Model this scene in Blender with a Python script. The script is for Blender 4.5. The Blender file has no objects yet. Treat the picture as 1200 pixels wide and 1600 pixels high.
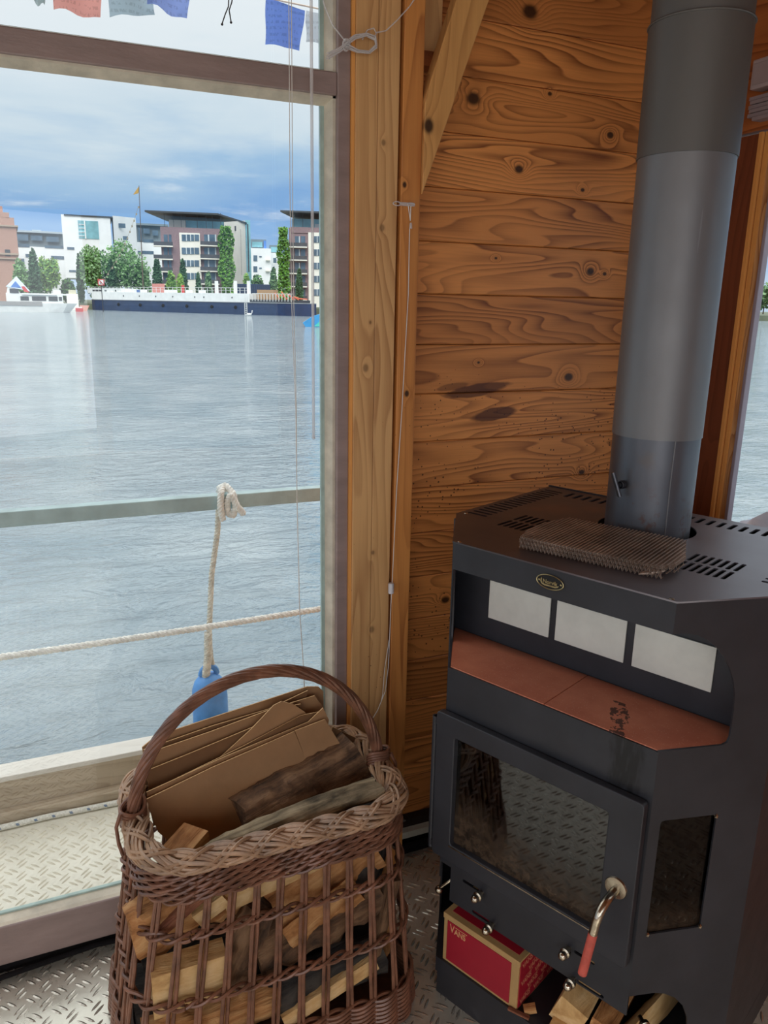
import bpy, bmesh, math, random
import numpy as np
from mathutils import Vector, Matrix
rnd = random.Random(7)
R = math.radians
PI = math.pi
SC = bpy.context.scene
COL = SC.collection

# ------------------------------------------------------------------ camera
CAM_F, CAM_PITCH, CAM_ROLL, CAM_AZ, CAM_H = 1216.2, R(14.958), R(1.0608), R(66.524), 1.5
_xa = Vector((math.sin(CAM_AZ), math.cos(CAM_AZ), 0))      # camera right, world
_ya = Vector((-math.cos(CAM_AZ), math.sin(CAM_AZ), 0))
_xa3 = Vector((math.sin(CAM_AZ), -math.cos(CAM_AZ), 0))
_ya3 = Vector((math.cos(CAM_AZ), math.sin(CAM_AZ), 0))
_fw = _ya3 * math.cos(CAM_PITCH) + Vector((0, 0, -math.sin(CAM_PITCH)))
_up0 = _ya3 * math.sin(CAM_PITCH) + Vector((0, 0, math.cos(CAM_PITCH)))
_cr, _sr = math.cos(CAM_ROLL), math.sin(CAM_ROLL)
_rt = _xa3 * _cr + _up0 * _sr
_up = _up0 * _cr - _xa3 * _sr
cd = bpy.data.cameras.new('camera')
cam = bpy.data.objects.new('camera', cd)
COL.objects.link(cam)
cd.sensor_fit = 'VERTICAL'; cd.sensor_height = 36; cd.sensor_width = 27
cd.lens = CAM_F / 1600 * 36
cd.clip_start = 0.02; cd.clip_end = 3000
cam.matrix_world = Matrix(((_rt.x, _up.x, -_fw.x, 0), (_rt.y, _up.y, -_fw.y, 0), (_rt.z, _up.z, -_fw.z, CAM_H), (0, 0, 0, 1)))
SC.camera = cam
SC.view_settings.view_transform = 'Standard'
SC.view_settings.look = 'None'
SC.view_settings.gamma = 1
SC.view_settings.use_curve_mapping = False
SC.view_settings.exposure = 0.0
CC = Vector((0, 0, CAM_H))

def ray(x, y):
    return _fw + _rt * ((x - 600) / CAM_F) - _up * ((y - 800) / CAM_F)
def onY(x, y, Y):
    r = ray(x, y); return CC + r * (Y / r.y)
def onZ(x, y, Z):
    r = ray(x, y); return CC + r * ((Z - CAM_H) / r.z)
def onP(x, y, p, n):
    r = ray(x, y); return CC + r * ((Vector(p) - CC).dot(n) / r.dot(n))

# ------------------------------------------------------------------ node helper
def lin(c):
    def f(v):
        v /= 255.0
        return v / 12.92 if v <= 0.04045 else ((v + 0.055) / 1.055) ** 2.4
    return (f(c[0]), f(c[1]), f(c[2]), 1.0)

class G:
    def __init__(s, tree):
        s.t = tree; s.n = tree.nodes; s.l = tree.links
    def new(s, typ, **kw):
        n = s.n.new(typ)
        for k, v in kw.items(): setattr(n, k, v)
        return n
    def put(s, sock, v):
        if isinstance(v, bpy.types.NodeSocket): s.l.new(v, sock)
        elif v is not None: sock.default_value = v
    def m(s, op, a, b=None, c=None, clamp=False):
        n = s.new('ShaderNodeMath', operation=op, use_clamp=clamp)
        s.put(n.inputs[0], a)
        if b is not None: s.put(n.inputs[1], b)
        if c is not None: s.put(n.inputs[2], c)
        return n.outputs[0]
    def sep(s, v):
        n = s.new('ShaderNodeSeparateXYZ'); s.l.new(v, n.inputs[0]); return n.outputs
    def com(s, x, y, z):
        n = s.new('ShaderNodeCombineXYZ')
        for i, v in enumerate((x, y, z)): s.put(n.inputs[i], v)
        return n.outputs[0]
    def obj(s): return s.new('ShaderNodeTexCoord').outputs['Object']
    def gen(s): return s.new('ShaderNodeTexCoord').outputs['Generated']
    def mapv(s, v, scale=(1, 1, 1), loc=(0, 0, 0), rot=(0, 0, 0)):
        n = s.new('ShaderNodeMapping'); s.l.new(v, n.inputs[0])
        n.inputs['Scale'].default_value = scale; n.inputs['Location'].default_value = loc; n.inputs['Rotation'].default_value = rot
        return n.outputs[0]
    def noise(s, v, scale=5, detail=3, rough=.5, dist=0.0, col=False):
        n = s.new('ShaderNodeTexNoise')
        if v is not None: s.l.new(v, n.inputs['Vector'])
        n.inputs['Scale'].default_value = scale; n.inputs['Detail'].default_value = detail
        n.inputs['Roughness'].default_value = rough; n.inputs['Distortion'].default_value = dist
        return n.outputs[1 if col else 0]
    def voro(s, v, scale=5, feature='F1', out='Distance', rand=1.0):
        n = s.new('ShaderNodeTexVoronoi', feature=feature); s.l.new(v, n.inputs['Vector'])
        n.inputs['Scale'].default_value = scale; n.inputs['Randomness'].default_value = rand
        return n.outputs[out]
    def ramp(s, f, stops, interp='LINEAR'):
        n = s.new('ShaderNodeValToRGB'); s.put(n.inputs[0], f)
        cr = n.color_ramp; cr.interpolation = interp
        while len(cr.elements) < len(stops): cr.elements.new(0.5)
        for e, (p, c) in zip(cr.elements, stops):
            e.position = p; e.color = c if len(c) == 4 else (*c, 1)
        return n.outputs[0]
    def step(s, f, a, b):
        n = s.new('ShaderNodeMapRange', interpolation_type='SMOOTHSTEP')
        s.put(n.inputs['Value'], f); n.inputs['From Min'].default_value = a; n.inputs['From Max'].default_value = b
        return n.outputs[0]
    def mix(s, f, a, b, mode='MIX'):
        n = s.new('ShaderNodeMix', data_type='RGBA', blend_type=mode)
        s.put(n.inputs[0], f); s.put(n.inputs[6], a); s.put(n.inputs[7], b)
        return n.outputs[2]
    def bump(s, h, strength=.3, dist=.01, normal=None):
        n = s.new('ShaderNodeBump'); n.inputs['Strength'].default_value = strength; n.inputs['Distance'].default_value = dist
        s.l.new(h, n.inputs['Height'])
        if normal is not None: s.l.new(normal, n.inputs['Normal'])
        return n.outputs[0]

def mat(name):
    m = bpy.data.materials.new(name); m.use_nodes = True
    g = G(m.node_tree); g.n.clear()
    g.out = g.new('ShaderNodeOutputMaterial'); g.mat = m
    return m, g
def prin(g, color, rough=.5, metal=0.0, bump=None, spec=.5, **kw):
    p = g.new('ShaderNodeBsdfPrincipled')
    g.put(p.inputs['Base Color'], color); g.put(p.inputs['Roughness'], rough); g.put(p.inputs['Metallic'], metal)
    g.put(p.inputs['Specular IOR Level'], spec)
    if bump is not None: g.l.new(bump, p.inputs['Normal'])
    for k, v in kw.items(): g.put(p.inputs[k.replace('_', ' ')], v)
    g.l.new(p.outputs[0], g.out.inputs[0]); return p
def simple(name, rgb, rough=.5, metal=0.0, var=.12, scale=14, bumps=.1, spec=.5, bscale=None, bdist=.004, stretch=(1, 1, 1)):
    m, g = mat(name)
    o = g.mapv(g.obj(), stretch)
    n = g.noise(o, scale, 4, .6)
    c = lin(rgb)
    lo = tuple(max(0, v * (1 - var * 2)) for v in c[:3]) + (1,); hi = tuple(min(1, v * (1 + var * 1.6)) for v in c[:3]) + (1,)
    col = g.ramp(n, [(.3, lo), (.7, hi)])
    b = g.bump(g.noise(o, bscale or scale * 6, 3, .6), bumps, bdist) if bumps else None
    prin(g, col, rough, metal, b, spec)
    return m

def wood(name, light, dark, axis='x', kamp=.34, kdark=.93, rings=9, fine=.35, rough=.5, plank=None, knots=(), stains=(), speck=None, seed=0.0, sc=1.0, bump=.25, knot_noise=True, contrast=1.0, spec=.35):
    """grain runs along `axis`; contours of a stretched noise give cathedral figures"""
    m, g = mat(name)
    x, y, z = g.sep(g.obj())
    if axis == 'x': L, A, B = x, z, y
    elif axis == 'z': L, A, B = z, x, y
    else: L, A, B = y, x, z
    if plank:
        v = g.m('DIVIDE', g.m('SUBTRACT', A, plank[1]), plank[0])
        idx = g.m('FLOOR', v); sd = g.m('MULTIPLY', idx, 5.37)
    else:
        sd = seed; idx = None
    P = g.com(g.m('MULTIPLY', L, .8 * sc), g.m('MULTIPLY', A, 7.0 * sc), g.m('ADD', g.m('MULTIPLY', B, 7.0 * sc), sd))
    n = g.noise(P, 1.0, 2.0, .45, .25)
    field = g.m('ADD', g.m('MULTIPLY', n, 2.0), g.m('MULTIPLY', A, 3.6))
    kd = None
    for (kx, kz, kr) in knots:
        dx = g.m('DIVIDE', g.m('SUBTRACT', L, kx), kr * 1.35); dz = g.m('DIVIDE', g.m('SUBTRACT', A, kz), kr)
        d2 = g.m('ADD', g.m('MULTIPLY', dx, dx), g.m('MULTIPLY', dz, dz))
        field = g.m('ADD', field, g.m('MULTIPLY', g.m('EXPONENT', g.m('MULTIPLY', d2, -.22)), kamp))
        k = g.m('EXPONENT', g.m('MULTIPLY', d2, -1.0))
        kd = k if kd is None else g.m('MAXIMUM', kd, k)
    fr = g.m('FRACT', g.m('MULTIPLY', field, rings))
    ring = g.m('POWER', fr, 2.0)
    ring = g.m('MULTIPLY', ring, g.m('SUBTRACT', 1.0, g.step(fr, .9, 1.0)))
    # modulation so that some areas are plain
    mod = g.step(g.noise(g.com(g.m('MULTIPLY', L, 2.5), g.m('MULTIPLY', A, 9), sd), 1, 2, .5), .3, .7)
    ring = g.m('MULTIPLY', ring, g.m('MULTIPLY_ADD', mod, .65, .45))
    fib = g.noise(g.com(g.m('MULTIPLY', L, 9), g.m('MULTIPLY', A, 260), g.m('MULTIPLY', B, 260)), 1, 3, .6)
    f = g.m('MULTIPLY_ADD', ring, .78 * contrast, g.m('MULTIPLY', g.m('SUBTRACT', fib, .5), fine))
    broad = g.noise(g.com(g.m('MULTIPLY', L, 2.0), g.m('MULTIPLY', A, 3.0), sd), 1.3, 2, .5)
    f = g.m('ADD', f, g.m('MULTIPLY', g.m('SUBTRACT', broad, .45), .5), clamp=True)
    l, d = lin(light), lin(dark)
    midc = tuple(l[i] * .55 + d[i] * .45 for i in range(3)) + (1,)
    col = g.ramp(f, [(.0, l), (.40, midc), (.85, d)])
    if idx is not None:
        wn = g.new('ShaderNodeTexWhiteNoise', noise_dimensions='1D'); g.l.new(idx, wn.inputs['W'])
        col = g.mix(1.0, col, g.ramp(wn.outputs[0], [(0, (.78, .72, .68, 1)), (1, (1.12, 1.1, 1.06, 1))]), 'MULTIPLY')
    if kd is not None:
        col = g.mix(g.m('MULTIPLY', g.step(kd, .12, .75), kdark), col, lin((44, 24, 14)))
    if speck:
        sv = g.voro(g.com(g.m('MULTIPLY', L, 1.0), g.m('MULTIPLY', A, 1.0), g.m('MULTIPLY', B, 1.0)), speck[0], 'F1', 'Distance')
        den = g.step(g.noise(g.com(L, A, B), 3.2, 2, .5), .42, .62)
        hgt = g.m('MULTIPLY', g.step(A if axis == 'x' else L, speck[2], speck[1]), den)
        sp = g.m('MULTIPLY', g.m('LESS_THAN', sv, g.m('MULTIPLY_ADD', hgt, .19, -.01)), .85)
        col = g.mix(sp, col, lin((52, 28, 16)))
    for (sx, sz, rx, rz, al) in stains:
        a = g.m('DIVIDE', g.m('SUBTRACT', L, sx), rx); b = g.m('DIVIDE', g.m('SUBTRACT', g.m('MULTIPLY_ADD', g.m('SUBTRACT', L, sx), -.12, A), sz), rz)
        d2 = g.m('ADD', g.m('MULTIPLY', a, a), g.m('MULTIPLY', b, b))
        d2 = g.m('ADD', d2, g.m('MULTIPLY', g.m('SUBTRACT', g.noise(g.com(g.m('MULTIPLY', L, 20), g.m('MULTIPLY', A, 60), 0.0), 1, 2, .5), .5), .9))
        col = g.mix(g.m('MULTIPLY', g.m('SUBTRACT', 1.0, g.step(d2, .6, 1.1)), al), col, lin((74, 36, 24)))
    bh = g.m('ADD', g.m('MULTIPLY', ring, -.5), g.m('MULTIPLY', fib, .6))
    prin(g, col, rough, 0, g.bump(bh, bump, .0015), spec)
    return m

# ------------------------------------------------------------------ world
w = bpy.data.worlds.new('sky'); SC.world = w; w.use_nodes = True
g = G(w.node_tree); g.n.clear()
wo = g.new('ShaderNodeOutputWorld'); bg = g.new('ShaderNodeBackground'); g.l.new(bg.outputs[0], wo.inputs[0])
dv = g.new('ShaderNodeTexCoord').outputs['Generated']
dx, dy, dz = g.sep(dv)
zc = g.m('MAXIMUM', dz, 0.0)
cl = g.noise(g.com(g.m('MULTIPLY', dx, 1.0), dy, g.m('MULTIPLY', zc, 3.6)), 3.1, 5, .52, .35)
cl2 = g.noise(g.com(g.m('MULTIPLY', dx, 1.0), dy, g.m('MULTIPLY', zc, 5.5)), 8.0, 5, .6, .2)
zj = g.m('ADD', zc, g.m('MULTIPLY', g.m('SUBTRACT', cl, .5), .17))
zj = g.m('ADD', zj, g.m('MULTIPLY', g.m('SUBTRACT', cl2, .5), .05))
base = g.ramp(zj, [(0.0, lin((200, 216, 232))), (.045, lin((158, 190, 226))), (.095, lin((126, 168, 216))), (.145, lin((160, 192, 222))),
                   (.19, lin((202, 218, 230))), (.26, lin((224, 232, 238))), (.5, lin((240, 243, 246))), (1.0, lin((242, 244, 246)))])
puff = g.m('MULTIPLY', g.step(cl2, .52, .80), g.m('SUBTRACT', 1.0, g.step(zc, .10, .2)))
base = g.mix(g.m('MULTIPLY', puff, .7), base, lin((232, 238, 244)))
g.l.new(base, bg.inputs[0])
g.put(bg.inputs[1], g.m('MULTIPLY_ADD', g.step(zc, .3, .8), 1.1, 1.12))

def area(name, loc, target, sx, sy, power, color=(1, .985, .96)):
    ld = bpy.data.lights.new(name, 'AREA'); ld.shape = 'RECTANGLE'; ld.size = sx; ld.size_y = sy; ld.energy = power; ld.color = color
    o = bpy.data.objects.new(name, ld); COL.objects.link(o); o.location = loc
    o.rotation_euler = (Vector(target) - Vector(loc)).to_track_quat('-Z', 'Y').to_euler()
    return o
# fill lamps added at the unseen end and side openings to brighten the cabin
area('end_fill_light', (-.9, -2.25, 1.3), (.3, .8, .9), 2.7, 1.5, 26, (.96, .98, 1))
area('side_fill_light', (-2.35, -.3, 1.35), (0, .1, 1.0), 2.4, 1.4, 10, (.96, .98, 1))
sd_ = bpy.data.lights.new('hazy_sun', 'SUN'); sd_.energy = 1.6; sd_.angle = R(35); sd_.color = (1, .97, .9)
so = bpy.data.objects.new('hazy_sun', sd_); COL.objects.link(so); so.rotation_euler = Vector((.25, .72, -.62)).to_track_quat('-Z', 'Y').to_euler()

# ------------------------------------------------------------------ mesh builder
class MB:
    def __init__(s): s.v = []; s.f = []; s.mi = []; s.cur = 0
    def add(s, vs, fs):
        o = len(s.v); s.v += [tuple(p) for p in vs]
        s.f += [tuple(i + o for i in f) for f in fs]; s.mi += [s.cur] * len(fs); return s
    def box(s, c, d, rot=None, m=None):
        hx, hy, hz = d[0] / 2, d[1] / 2, d[2] / 2
        vs = [Vector((a * hx, b * hy, e * hz)) for a in (-1, 1) for b in (-1, 1) for e in (-1, 1)]
        if rot is not None: vs = [rot @ v for v in vs]
        vs = [v + Vector(c) for v in vs]
        if m is not None: vs = [m @ v for v in vs]
        return s.add(vs, [(0, 1, 3, 2), (4, 6, 7, 5), (0, 4, 5, 1), (2, 3, 7, 6), (0, 2, 6, 4), (1, 5, 7, 3)])
    def bb(s, x0, x1, y0, y1, z0, z1, m=None):
        return s.box(((x0 + x1) / 2, (y0 + y1) / 2, (z0 + z1) / 2), (abs(x1 - x0), abs(y1 - y0), abs(z1 - z0)), m=m)
    def prism(s, poly, vec, m=None):
        """closed 3d polygon swept by vec"""
        n = len(poly); p = [Vector(q) for q in poly]; q = [a + Vector(vec) for a in p]
        vs = p + q
        if m is not None: vs = [m @ v for v in vs]
        return s.add(vs, [tuple(range(n))[::-1], tuple(range(n, 2 * n))] + [(i, (i + 1) % n, n + (i + 1) % n, n + i) for i in range(n)])
    def loft(s, rings, closed_ends=True, loop=False):
        n = len(rings[0]); vs = [p for r in rings for p in r]; fs = []
        K = len(rings)
        for k in range(K if loop else K - 1):
            k2 = (k + 1) % K
            for i in range(n):
                j = (i + 1) % n
                fs.append((k * n + i, k * n + j, k2 * n + j, k2 * n + i))
        if closed_ends and not loop:
            fs.append(tuple(range(n))[::-1]); fs.append(tuple(range((K - 1) * n, K * n)))
        return s.add(vs, fs)
    def tube(s, pts, r, n=8, loop=False, radii=None):
        pts = [Vector(p) for p in pts]; K = len(pts); rings = []; prev = None
        for k in range(K):
            a = pts[(k - 1) % K] if (loop or k > 0) else pts[k]
            b = pts[(k + 1) % K] if (loop or k < K - 1) else pts[k]
            t = (b - a)
            t = t.normalized() if t.length > 1e-9 else Vector((0, 0, 1))
            if prev is None:
                up = Vector((0, 0, 1)) if abs(t.z) < .9 else Vector((1, 0, 0))
                u = t.cross(up).normalized()
            else:
                u = (prev - t * prev.dot(t)); u = u.normalized() if u.length > 1e-6 else t.orthogonal().normalized()
            prev = u; v = t.cross(u)
            rr = radii[k] if radii else r
            rings.append([pts[k] + (u * math.cos(2 * PI * i / n) + v * math.sin(2 * PI * i / n)) * rr for i in range(n)])
        return s.loft(rings, loop=loop)
    def lathe(s, prof, c=(0, 0, 0), n=32, m=None, caps=True):
        rings = []
        for (r, z) in prof:
            ring = [Vector((c[0] + r * math.cos(2 * PI * i / n), c[1] + r * math.sin(2 * PI * i / n), c[2] + z)) for i in range(n)]
            if m is not None: ring = [m @ p for p in ring]
            rings.append(ring)
        return s.loft(rings, caps)
    def build(s, name, m, parent=None, smooth=False, local=False, bevel=0, recentre=False, sub=0):
        me = bpy.data.meshes.new(name)
        vs = s.v
        inv = None; o = bpy.data.objects.new(name, me)
        if parent is not None:
            M = wmat(parent)
            if not local: vs = [M.inverted() @ Vector(p) for p in vs]
            o.parent = parent
        elif recentre:
            a = np.array([tuple(p) for p in vs]); c = Vector(((a[:, 0].min() + a[:, 0].max()) / 2, (a[:, 1].min() + a[:, 1].max()) / 2, a[:, 2].min()))
            vs = [Vector(p) - c for p in vs]; o.location = c
        me.from_pydata([tuple(p) for p in vs], [], s.f)
        ms = m if isinstance(m, (list, tuple)) else [m]
        for q in ms: me.materials.append(q)
        if len(ms) > 1: me.polygons.foreach_set('material_index', s.mi)
        me.update()
        bm = bmesh.new(); bm.from_mesh(me); bmesh.ops.recalc_face_normals(bm, faces=bm.faces); bm.to_mesh(me); bm.free()
        if smooth:
            me.polygons.foreach_set('use_smooth', [True] * len(me.polygons))
            try: me.set_sharp_from_angle(angle=R(42))
            except Exception: pass
        COL.objects.link(o)
        if bevel:
            b = o.modifiers.new('bevel', 'BEVEL'); b.width = bevel; b.segments = 2; b.limit_method = 'ANGLE'
        if sub:
            q = o.modifiers.new('sub', 'SUBSURF'); q.levels = sub; q.render_levels = sub
        return o

def wmat(o):
    M = Matrix.Translation(o.location) @ o.rotation_euler.to_matrix().to_4x4()
    return (wmat(o.parent) @ M) if o.parent else M
def tag(o, label, cat, group=None):
    o['label'] = label; o['category'] = cat
    if group: o['group'] = group
    return o
def thing(name, label, cat, loc=(0, 0, 0), rz=0, group=None):
    o = bpy.data.objects.new(name, None); COL.objects.link(o); o.empty_display_size = .05
    o.location = loc; o.rotation_euler = (0, 0, rz)
    return tag(o, label, cat, group)
def struct(o): o['kind'] = 'structure'; return o
def sempty(name, loc=(0, 0, 0)):
    o = bpy.data.objects.new(name, None); COL.objects.link(o); o.location = loc; o['kind'] = 'structure'; o.empty_display_size = .05; return o

def plate(name, outline, holes, th, M, m, parent, bevel=0.0):
    """flat plate with holes: 2d outline -> filled curve -> mesh. local xy, thickness centred on z"""
    cu = bpy.data.curves.new('tmp', 'CURVE'); cu.dimensions = '2D'; cu.fill_mode = 'BOTH'; cu.extrude = th / 2; cu.bevel_depth = bevel
    for pl in [outline] + list(holes):
        sp = cu.splines.new('POLY'); sp.points.add(len(pl) - 1); sp.use_cyclic_u = True
        for i, p in enumerate(pl): sp.points[i].co = (p[0], p[1], 0, 1)
    o = bpy.data.objects.new('tmp', cu); COL.objects.link(o)
    dg = bpy.context.evaluated_depsgraph_get(); dg.update()
    me = bpy.data.meshes.new_from_object(o.evaluated_get(dg)); me.name = name
    bpy.data.objects.remove(o); bpy.data.curves.remove(cu)
    me.transform(M); me.materials.clear(); me.materials.append(m)
    q = bpy.data.objects.new(name, me); COL.objects.link(q)
    if parent is not None: q.parent = parent
    return q
def text(name, body, size, M, m, parent, th=.0004, sx=1.0, align='LEFT', offset=0.0, space=1.0):
    cu = bpy.data.curves.new('tmp', 'FONT'); cu.body = body; cu.size = size; cu.extrude = th; cu.align_x = align; cu.offset = offset; cu.space_character = space
    o = bpy.data.objects.new('tmp', cu); COL.objects.link(o)
    dg = bpy.context.evaluated_depsgraph_get(); dg.update()
    me = bpy.data.meshes.new_from_object(o.evaluated_get(dg)); me.name = name
    bpy.data.objects.remove(o); bpy.data.curves.remove(cu)
    me.transform(M @ Matrix.Diagonal((sx, 1, 1, 1))); me.materials.clear(); me.materials.append(m)
    if name is None: return me
    q = bpy.data.objects.new(name, me); COL.objects.link(q); q.parent = parent; return q
def rrect(x0, x1, y0, y1, r, n=4):
    out = []
    for cx, cy, a0 in ((x1 - r, y1 - r, 0), (x0 + r, y1 - r, 90), (x0 + r, y0 + r, 180), (x1 - r, y0 + r, 270)):
        for i in range(n + 1):
            a = R(a0 + 90 * i / n); out.append((cx + r * math.cos(a), cy + r * math.sin(a)))
    return out
def circ(cx, cy, r, n=32): return [(cx + r * math.cos(2 * PI * i / n), cy + r * math.sin(2 * PI * i / n)) for i in range(n)]
def icos(c, r, sub=2, sc=(1, 1, 1), m=None):
    bm = bmesh.new(); bmesh.ops.create_icosphere(bm, subdivisions=sub, radius=1)
    vs = [Vector((v.co.x * r * sc[0], v.co.y * r * sc[1], v.co.z * r * sc[2])) + Vector(c) for v in bm.verts]
    if m is not None: vs = [m @ v for v in vs]
    fs = [tuple(v.index for v in f.verts) for f in bm.faces]; bm.free(); return vs, fs

# ------------------------------------------------------------------ materials
PZ = .121; POFF = 1.042 - .121 * 9
KN = [(a_, b_, c_ * .82) for a_, b_, c_ in [(1.107, 1.824, .012), (1.302, 1.318, .014), (1.345, 1.592, .012), (1.392, 1.588, .006), (1.372, 1.05, .010), (.972, 1.966, .018), (1.112, 2.165, .020),
      (.952, .722, .012), (1.055, 1.615, .004), (1.182, 1.999, .006), (1.372, 1.925, .010), (1.30, 1.79, .006), (.70, .45, .012), (1.02, 1.36, .004), (1.56, 1.40, .012)]]
M_plank = wood('honey_pine_planks', (224, 148, 82), (106, 52, 26), 'x', rings=13, plank=(PZ, POFF), knots=KN, speck=(72, 1.15, 1.5),
               stains=[(1.02, 1.29, .10, .017, .8), (1.075, 1.225, .075, .018, .85), (.95, 1.30, .05, .01, .5)], rough=.42, bump=.35)
M_post = wood('pale_pine_post', (216, 168, 112), (156, 102, 58), 'z', rings=7, kamp=.12, kdark=.5, knots=[(1.46, .675, .003), (1.66, .70, .006), (1.36, .665, .007), (1.83, .70, .005), (.92, .69, .004), (.72, .69, .007)],
              speck=(70, .7, 1.6), seed=3.3, contrast=.7, rough=.5)
M_beam = wood('orange_pine_strip', (210, 140, 74), (140, 74, 34), 'z', rings=9, kamp=.1, seed=9.1, speck=(70, .7, 1.7), contrast=.8, knots=[(1.30, .768, .006), (1.75, .75, .005)])
M_brace = wood('pale_pine_brace', (214, 158, 94), (150, 94, 46), 'z', rings=8, kamp=.15, seed=5.1, contrast=.7, knots=[(1.87, .80, .012)])
M_rpost = wood('red_brown_pine', (124, 66, 40), (70, 32, 20), 'z', rings=6, seed=1.1, contrast=.7, knots=[(1.13, 1.62, .012), (1.30, 1.60, .006)])
M_rhead = wood('red_brown_header', (176, 104, 54), (108, 52, 26), 'y', rings=6, seed=2.1)
M_rstrip = simple('orange_pine_edge', (226, 158, 84), .5, var=.1, scale=9, stretch=(1, 1, .1))
M_ply = wood('layered_pine_edge', (222, 172, 116), (150, 90, 54), 'z', rings=10, seed=6.6, sc=2.0)
M_frame = simple('mauve_grey_paint', (150, 130, 124), .45, var=.08, scale=6, bumps=.15, stretch=(1, 1, 4))
M_lav = simple('lilac_grey_paint', (160, 150, 160), .45, var=.06, scale=6, bumps=.1)
M_bead = simple('cream_glazing_bead', (206, 196, 176), .5, var=.1, scale=20, bumps=.2)
M_seal = simple('grey_green_seal', (168, 190, 182), .4, var=.08, scale=30)
M_blackrub = simple('black_rubber', (22, 20, 22), .85, var=.2, scale=20, spec=.15)
M_ceil = wood('ceiling_pine', (170, 112, 62), (100, 56, 26), 'x', rings=7, plank=(PZ, 0))

def metal_floor(name, c1, c2, rough, metal):
    m, g = mat(name); o = g.obj()
    n = g.noise(o, 5, 5, .65); n2 = g.noise(o, 60, 3, .6)
    col = g.ramp(g.m('ADD', g.m('MULTIPLY', n, .7), g.m('MULTIPLY', n2, .3)), [(.32, lin(c1)), (.68, lin(c2))])
    dirt = g.step(g.noise(o, 13, 4, .7), .56, .75)
    col = g.mix(g.m('MULTIPLY', dirt, .35), col, lin((150, 128, 96)))
    prin(g, col, g.m('MULTIPLY_ADD', n, .18, rough), metal, g.bump(n2, .12, .002)); return m
M_floor = metal_floor('aluminium_chequer_plate', (200, 196, 182), (228, 224, 210), .20, .6)
M_deck = metal_floor('weathered_chequer_plate', (206, 200, 182), (232, 228, 212), .38, .25)

M_bar1 = metal_floor('shaded_scuffed_tread_bar', (176, 170, 158), (214, 208, 196), .14, .75)  # bars darker than their plate: occlusion shade painted in along with the grime
M_bar2 = metal_floor('shaded_grimy_tread_bar', (176, 168, 146), (214, 206, 186), .3, .4)
def black_steel(name, rgb, rough=.45, rust=0.0, metal=.3, spots=None):
    m, g = mat(name); o = g.obj()
    n = g.noise(o, 7, 5, .6)
    c = lin(rgb)
    col = g.ramp(n, [(.3, tuple(v * .75 for v in c[:3]) + (1,)), (.7, tuple(min(1, v * 1.3) for v in c[:3]) + (1,))])
    if rust:
        col = g.mix(g.m('MULTIPLY', g.step(g.noise(o, 9, 3, .6), .5, .75), rust), col, lin((104, 78, 66)))
    prin(g, col, g.m('MULTIPLY_ADD', g.noise(o, 22, 4, .6), .2, rough - .1), metal, g.bump(g.noise(o, 500, 2, .5), .12, .0006), .5); return m
M_steel = black_steel('charcoal_stove_paint', (44, 44, 49), .48, 0, .15)
M_soot = black_steel('soot_black', (20, 18, 18), .75, 0, 0)
def top_mat():
    m, g = mat('bronzed_stove_top'); o = g.obj(); x, y, z = g.sep(o)
    n = g.noise(o, 6, 5, .6)
    t = g.m('ADD', g.step(x, -.05, .42), g.m('MULTIPLY', g.m('SUBTRACT', n, .5), .5))
    col = g.ramp(t, [(.1, lin((74, 62, 60))), (.6, lin((88, 78, 80))), (.95, lin((112, 108, 114)))])
    ru = None
    for (a, b, r) in ((.01, .36, .06), (.07, .42, .035), (-.02, .33, .03)):
        d = g.m('ADD', g.m('POWER', g.m('ABSOLUTE', g.m('SUBTRACT', x, a)), 2), g.m('POWER', g.m('ABSOLUTE', g.m('SUBTRACT', y, b)), 2))
        e = g.m('EXPONENT', g.m('MULTIPLY', d, -1 / (r * r * .6))); ru = e if ru is None else g.m('MAXIMUM', ru, e)
    col = g.mix(g.m('MULTIPLY', ru, .55), col, lin((112, 76, 56)))
    fine = g.noise(o, 300, 3, .7)
    prin(g, col, g.m('MULTIPLY_ADD', n, .2, .28), .55, g.bump(fine, .2, .0006), .5); return m
M_top = top_mat()
def tile_mat():
    m, g = mat('terracotta_tile'); o = g.obj(); x, y, z = g.sep(o)
    n = g.noise(o, 12, 5, .6)
    col = g.ramp(n, [(.3, lin((188, 106, 78))), (.7, lin((212, 132, 100)))])
    sp = g.m('LESS_THAN', g.voro(o, 170, 'F1'), .16)
    col = g.mix(g.m('MULTIPLY', sp, .55), col, lin((214, 168, 140)))
    # sooty scrape on the right tile
    line = g.m('SUBTRACT', x, g.m('MULTIPLY_ADD', y, -.45, .365))
    d = g.m('ABSOLUTE', g.m('ADD', line, g.m('MULTIPLY', g.m('SUBTRACT', g.noise(o, 35, 3, .6), .5), .05)))
    so_ = g.m('MULTIPLY', g.m('LESS_THAN', d, .014), g.m('GREATER_THAN', g.noise(o, 60, 3, .7), .5))
    so_ = g.m('MULTIPLY', so_, g.m('LESS_THAN', y, .11))
    col = g.mix(g.m('MULTIPLY', so_, .85), col, lin((46, 34, 30)))
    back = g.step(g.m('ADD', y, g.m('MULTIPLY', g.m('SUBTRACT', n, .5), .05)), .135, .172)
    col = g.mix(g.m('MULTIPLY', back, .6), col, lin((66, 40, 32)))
    prin(g, col, .55, 0, g.bump(g.noise(o, 180, 3, .6), .25, .0008), .4); return m
M_tile = tile_mat()
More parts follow.
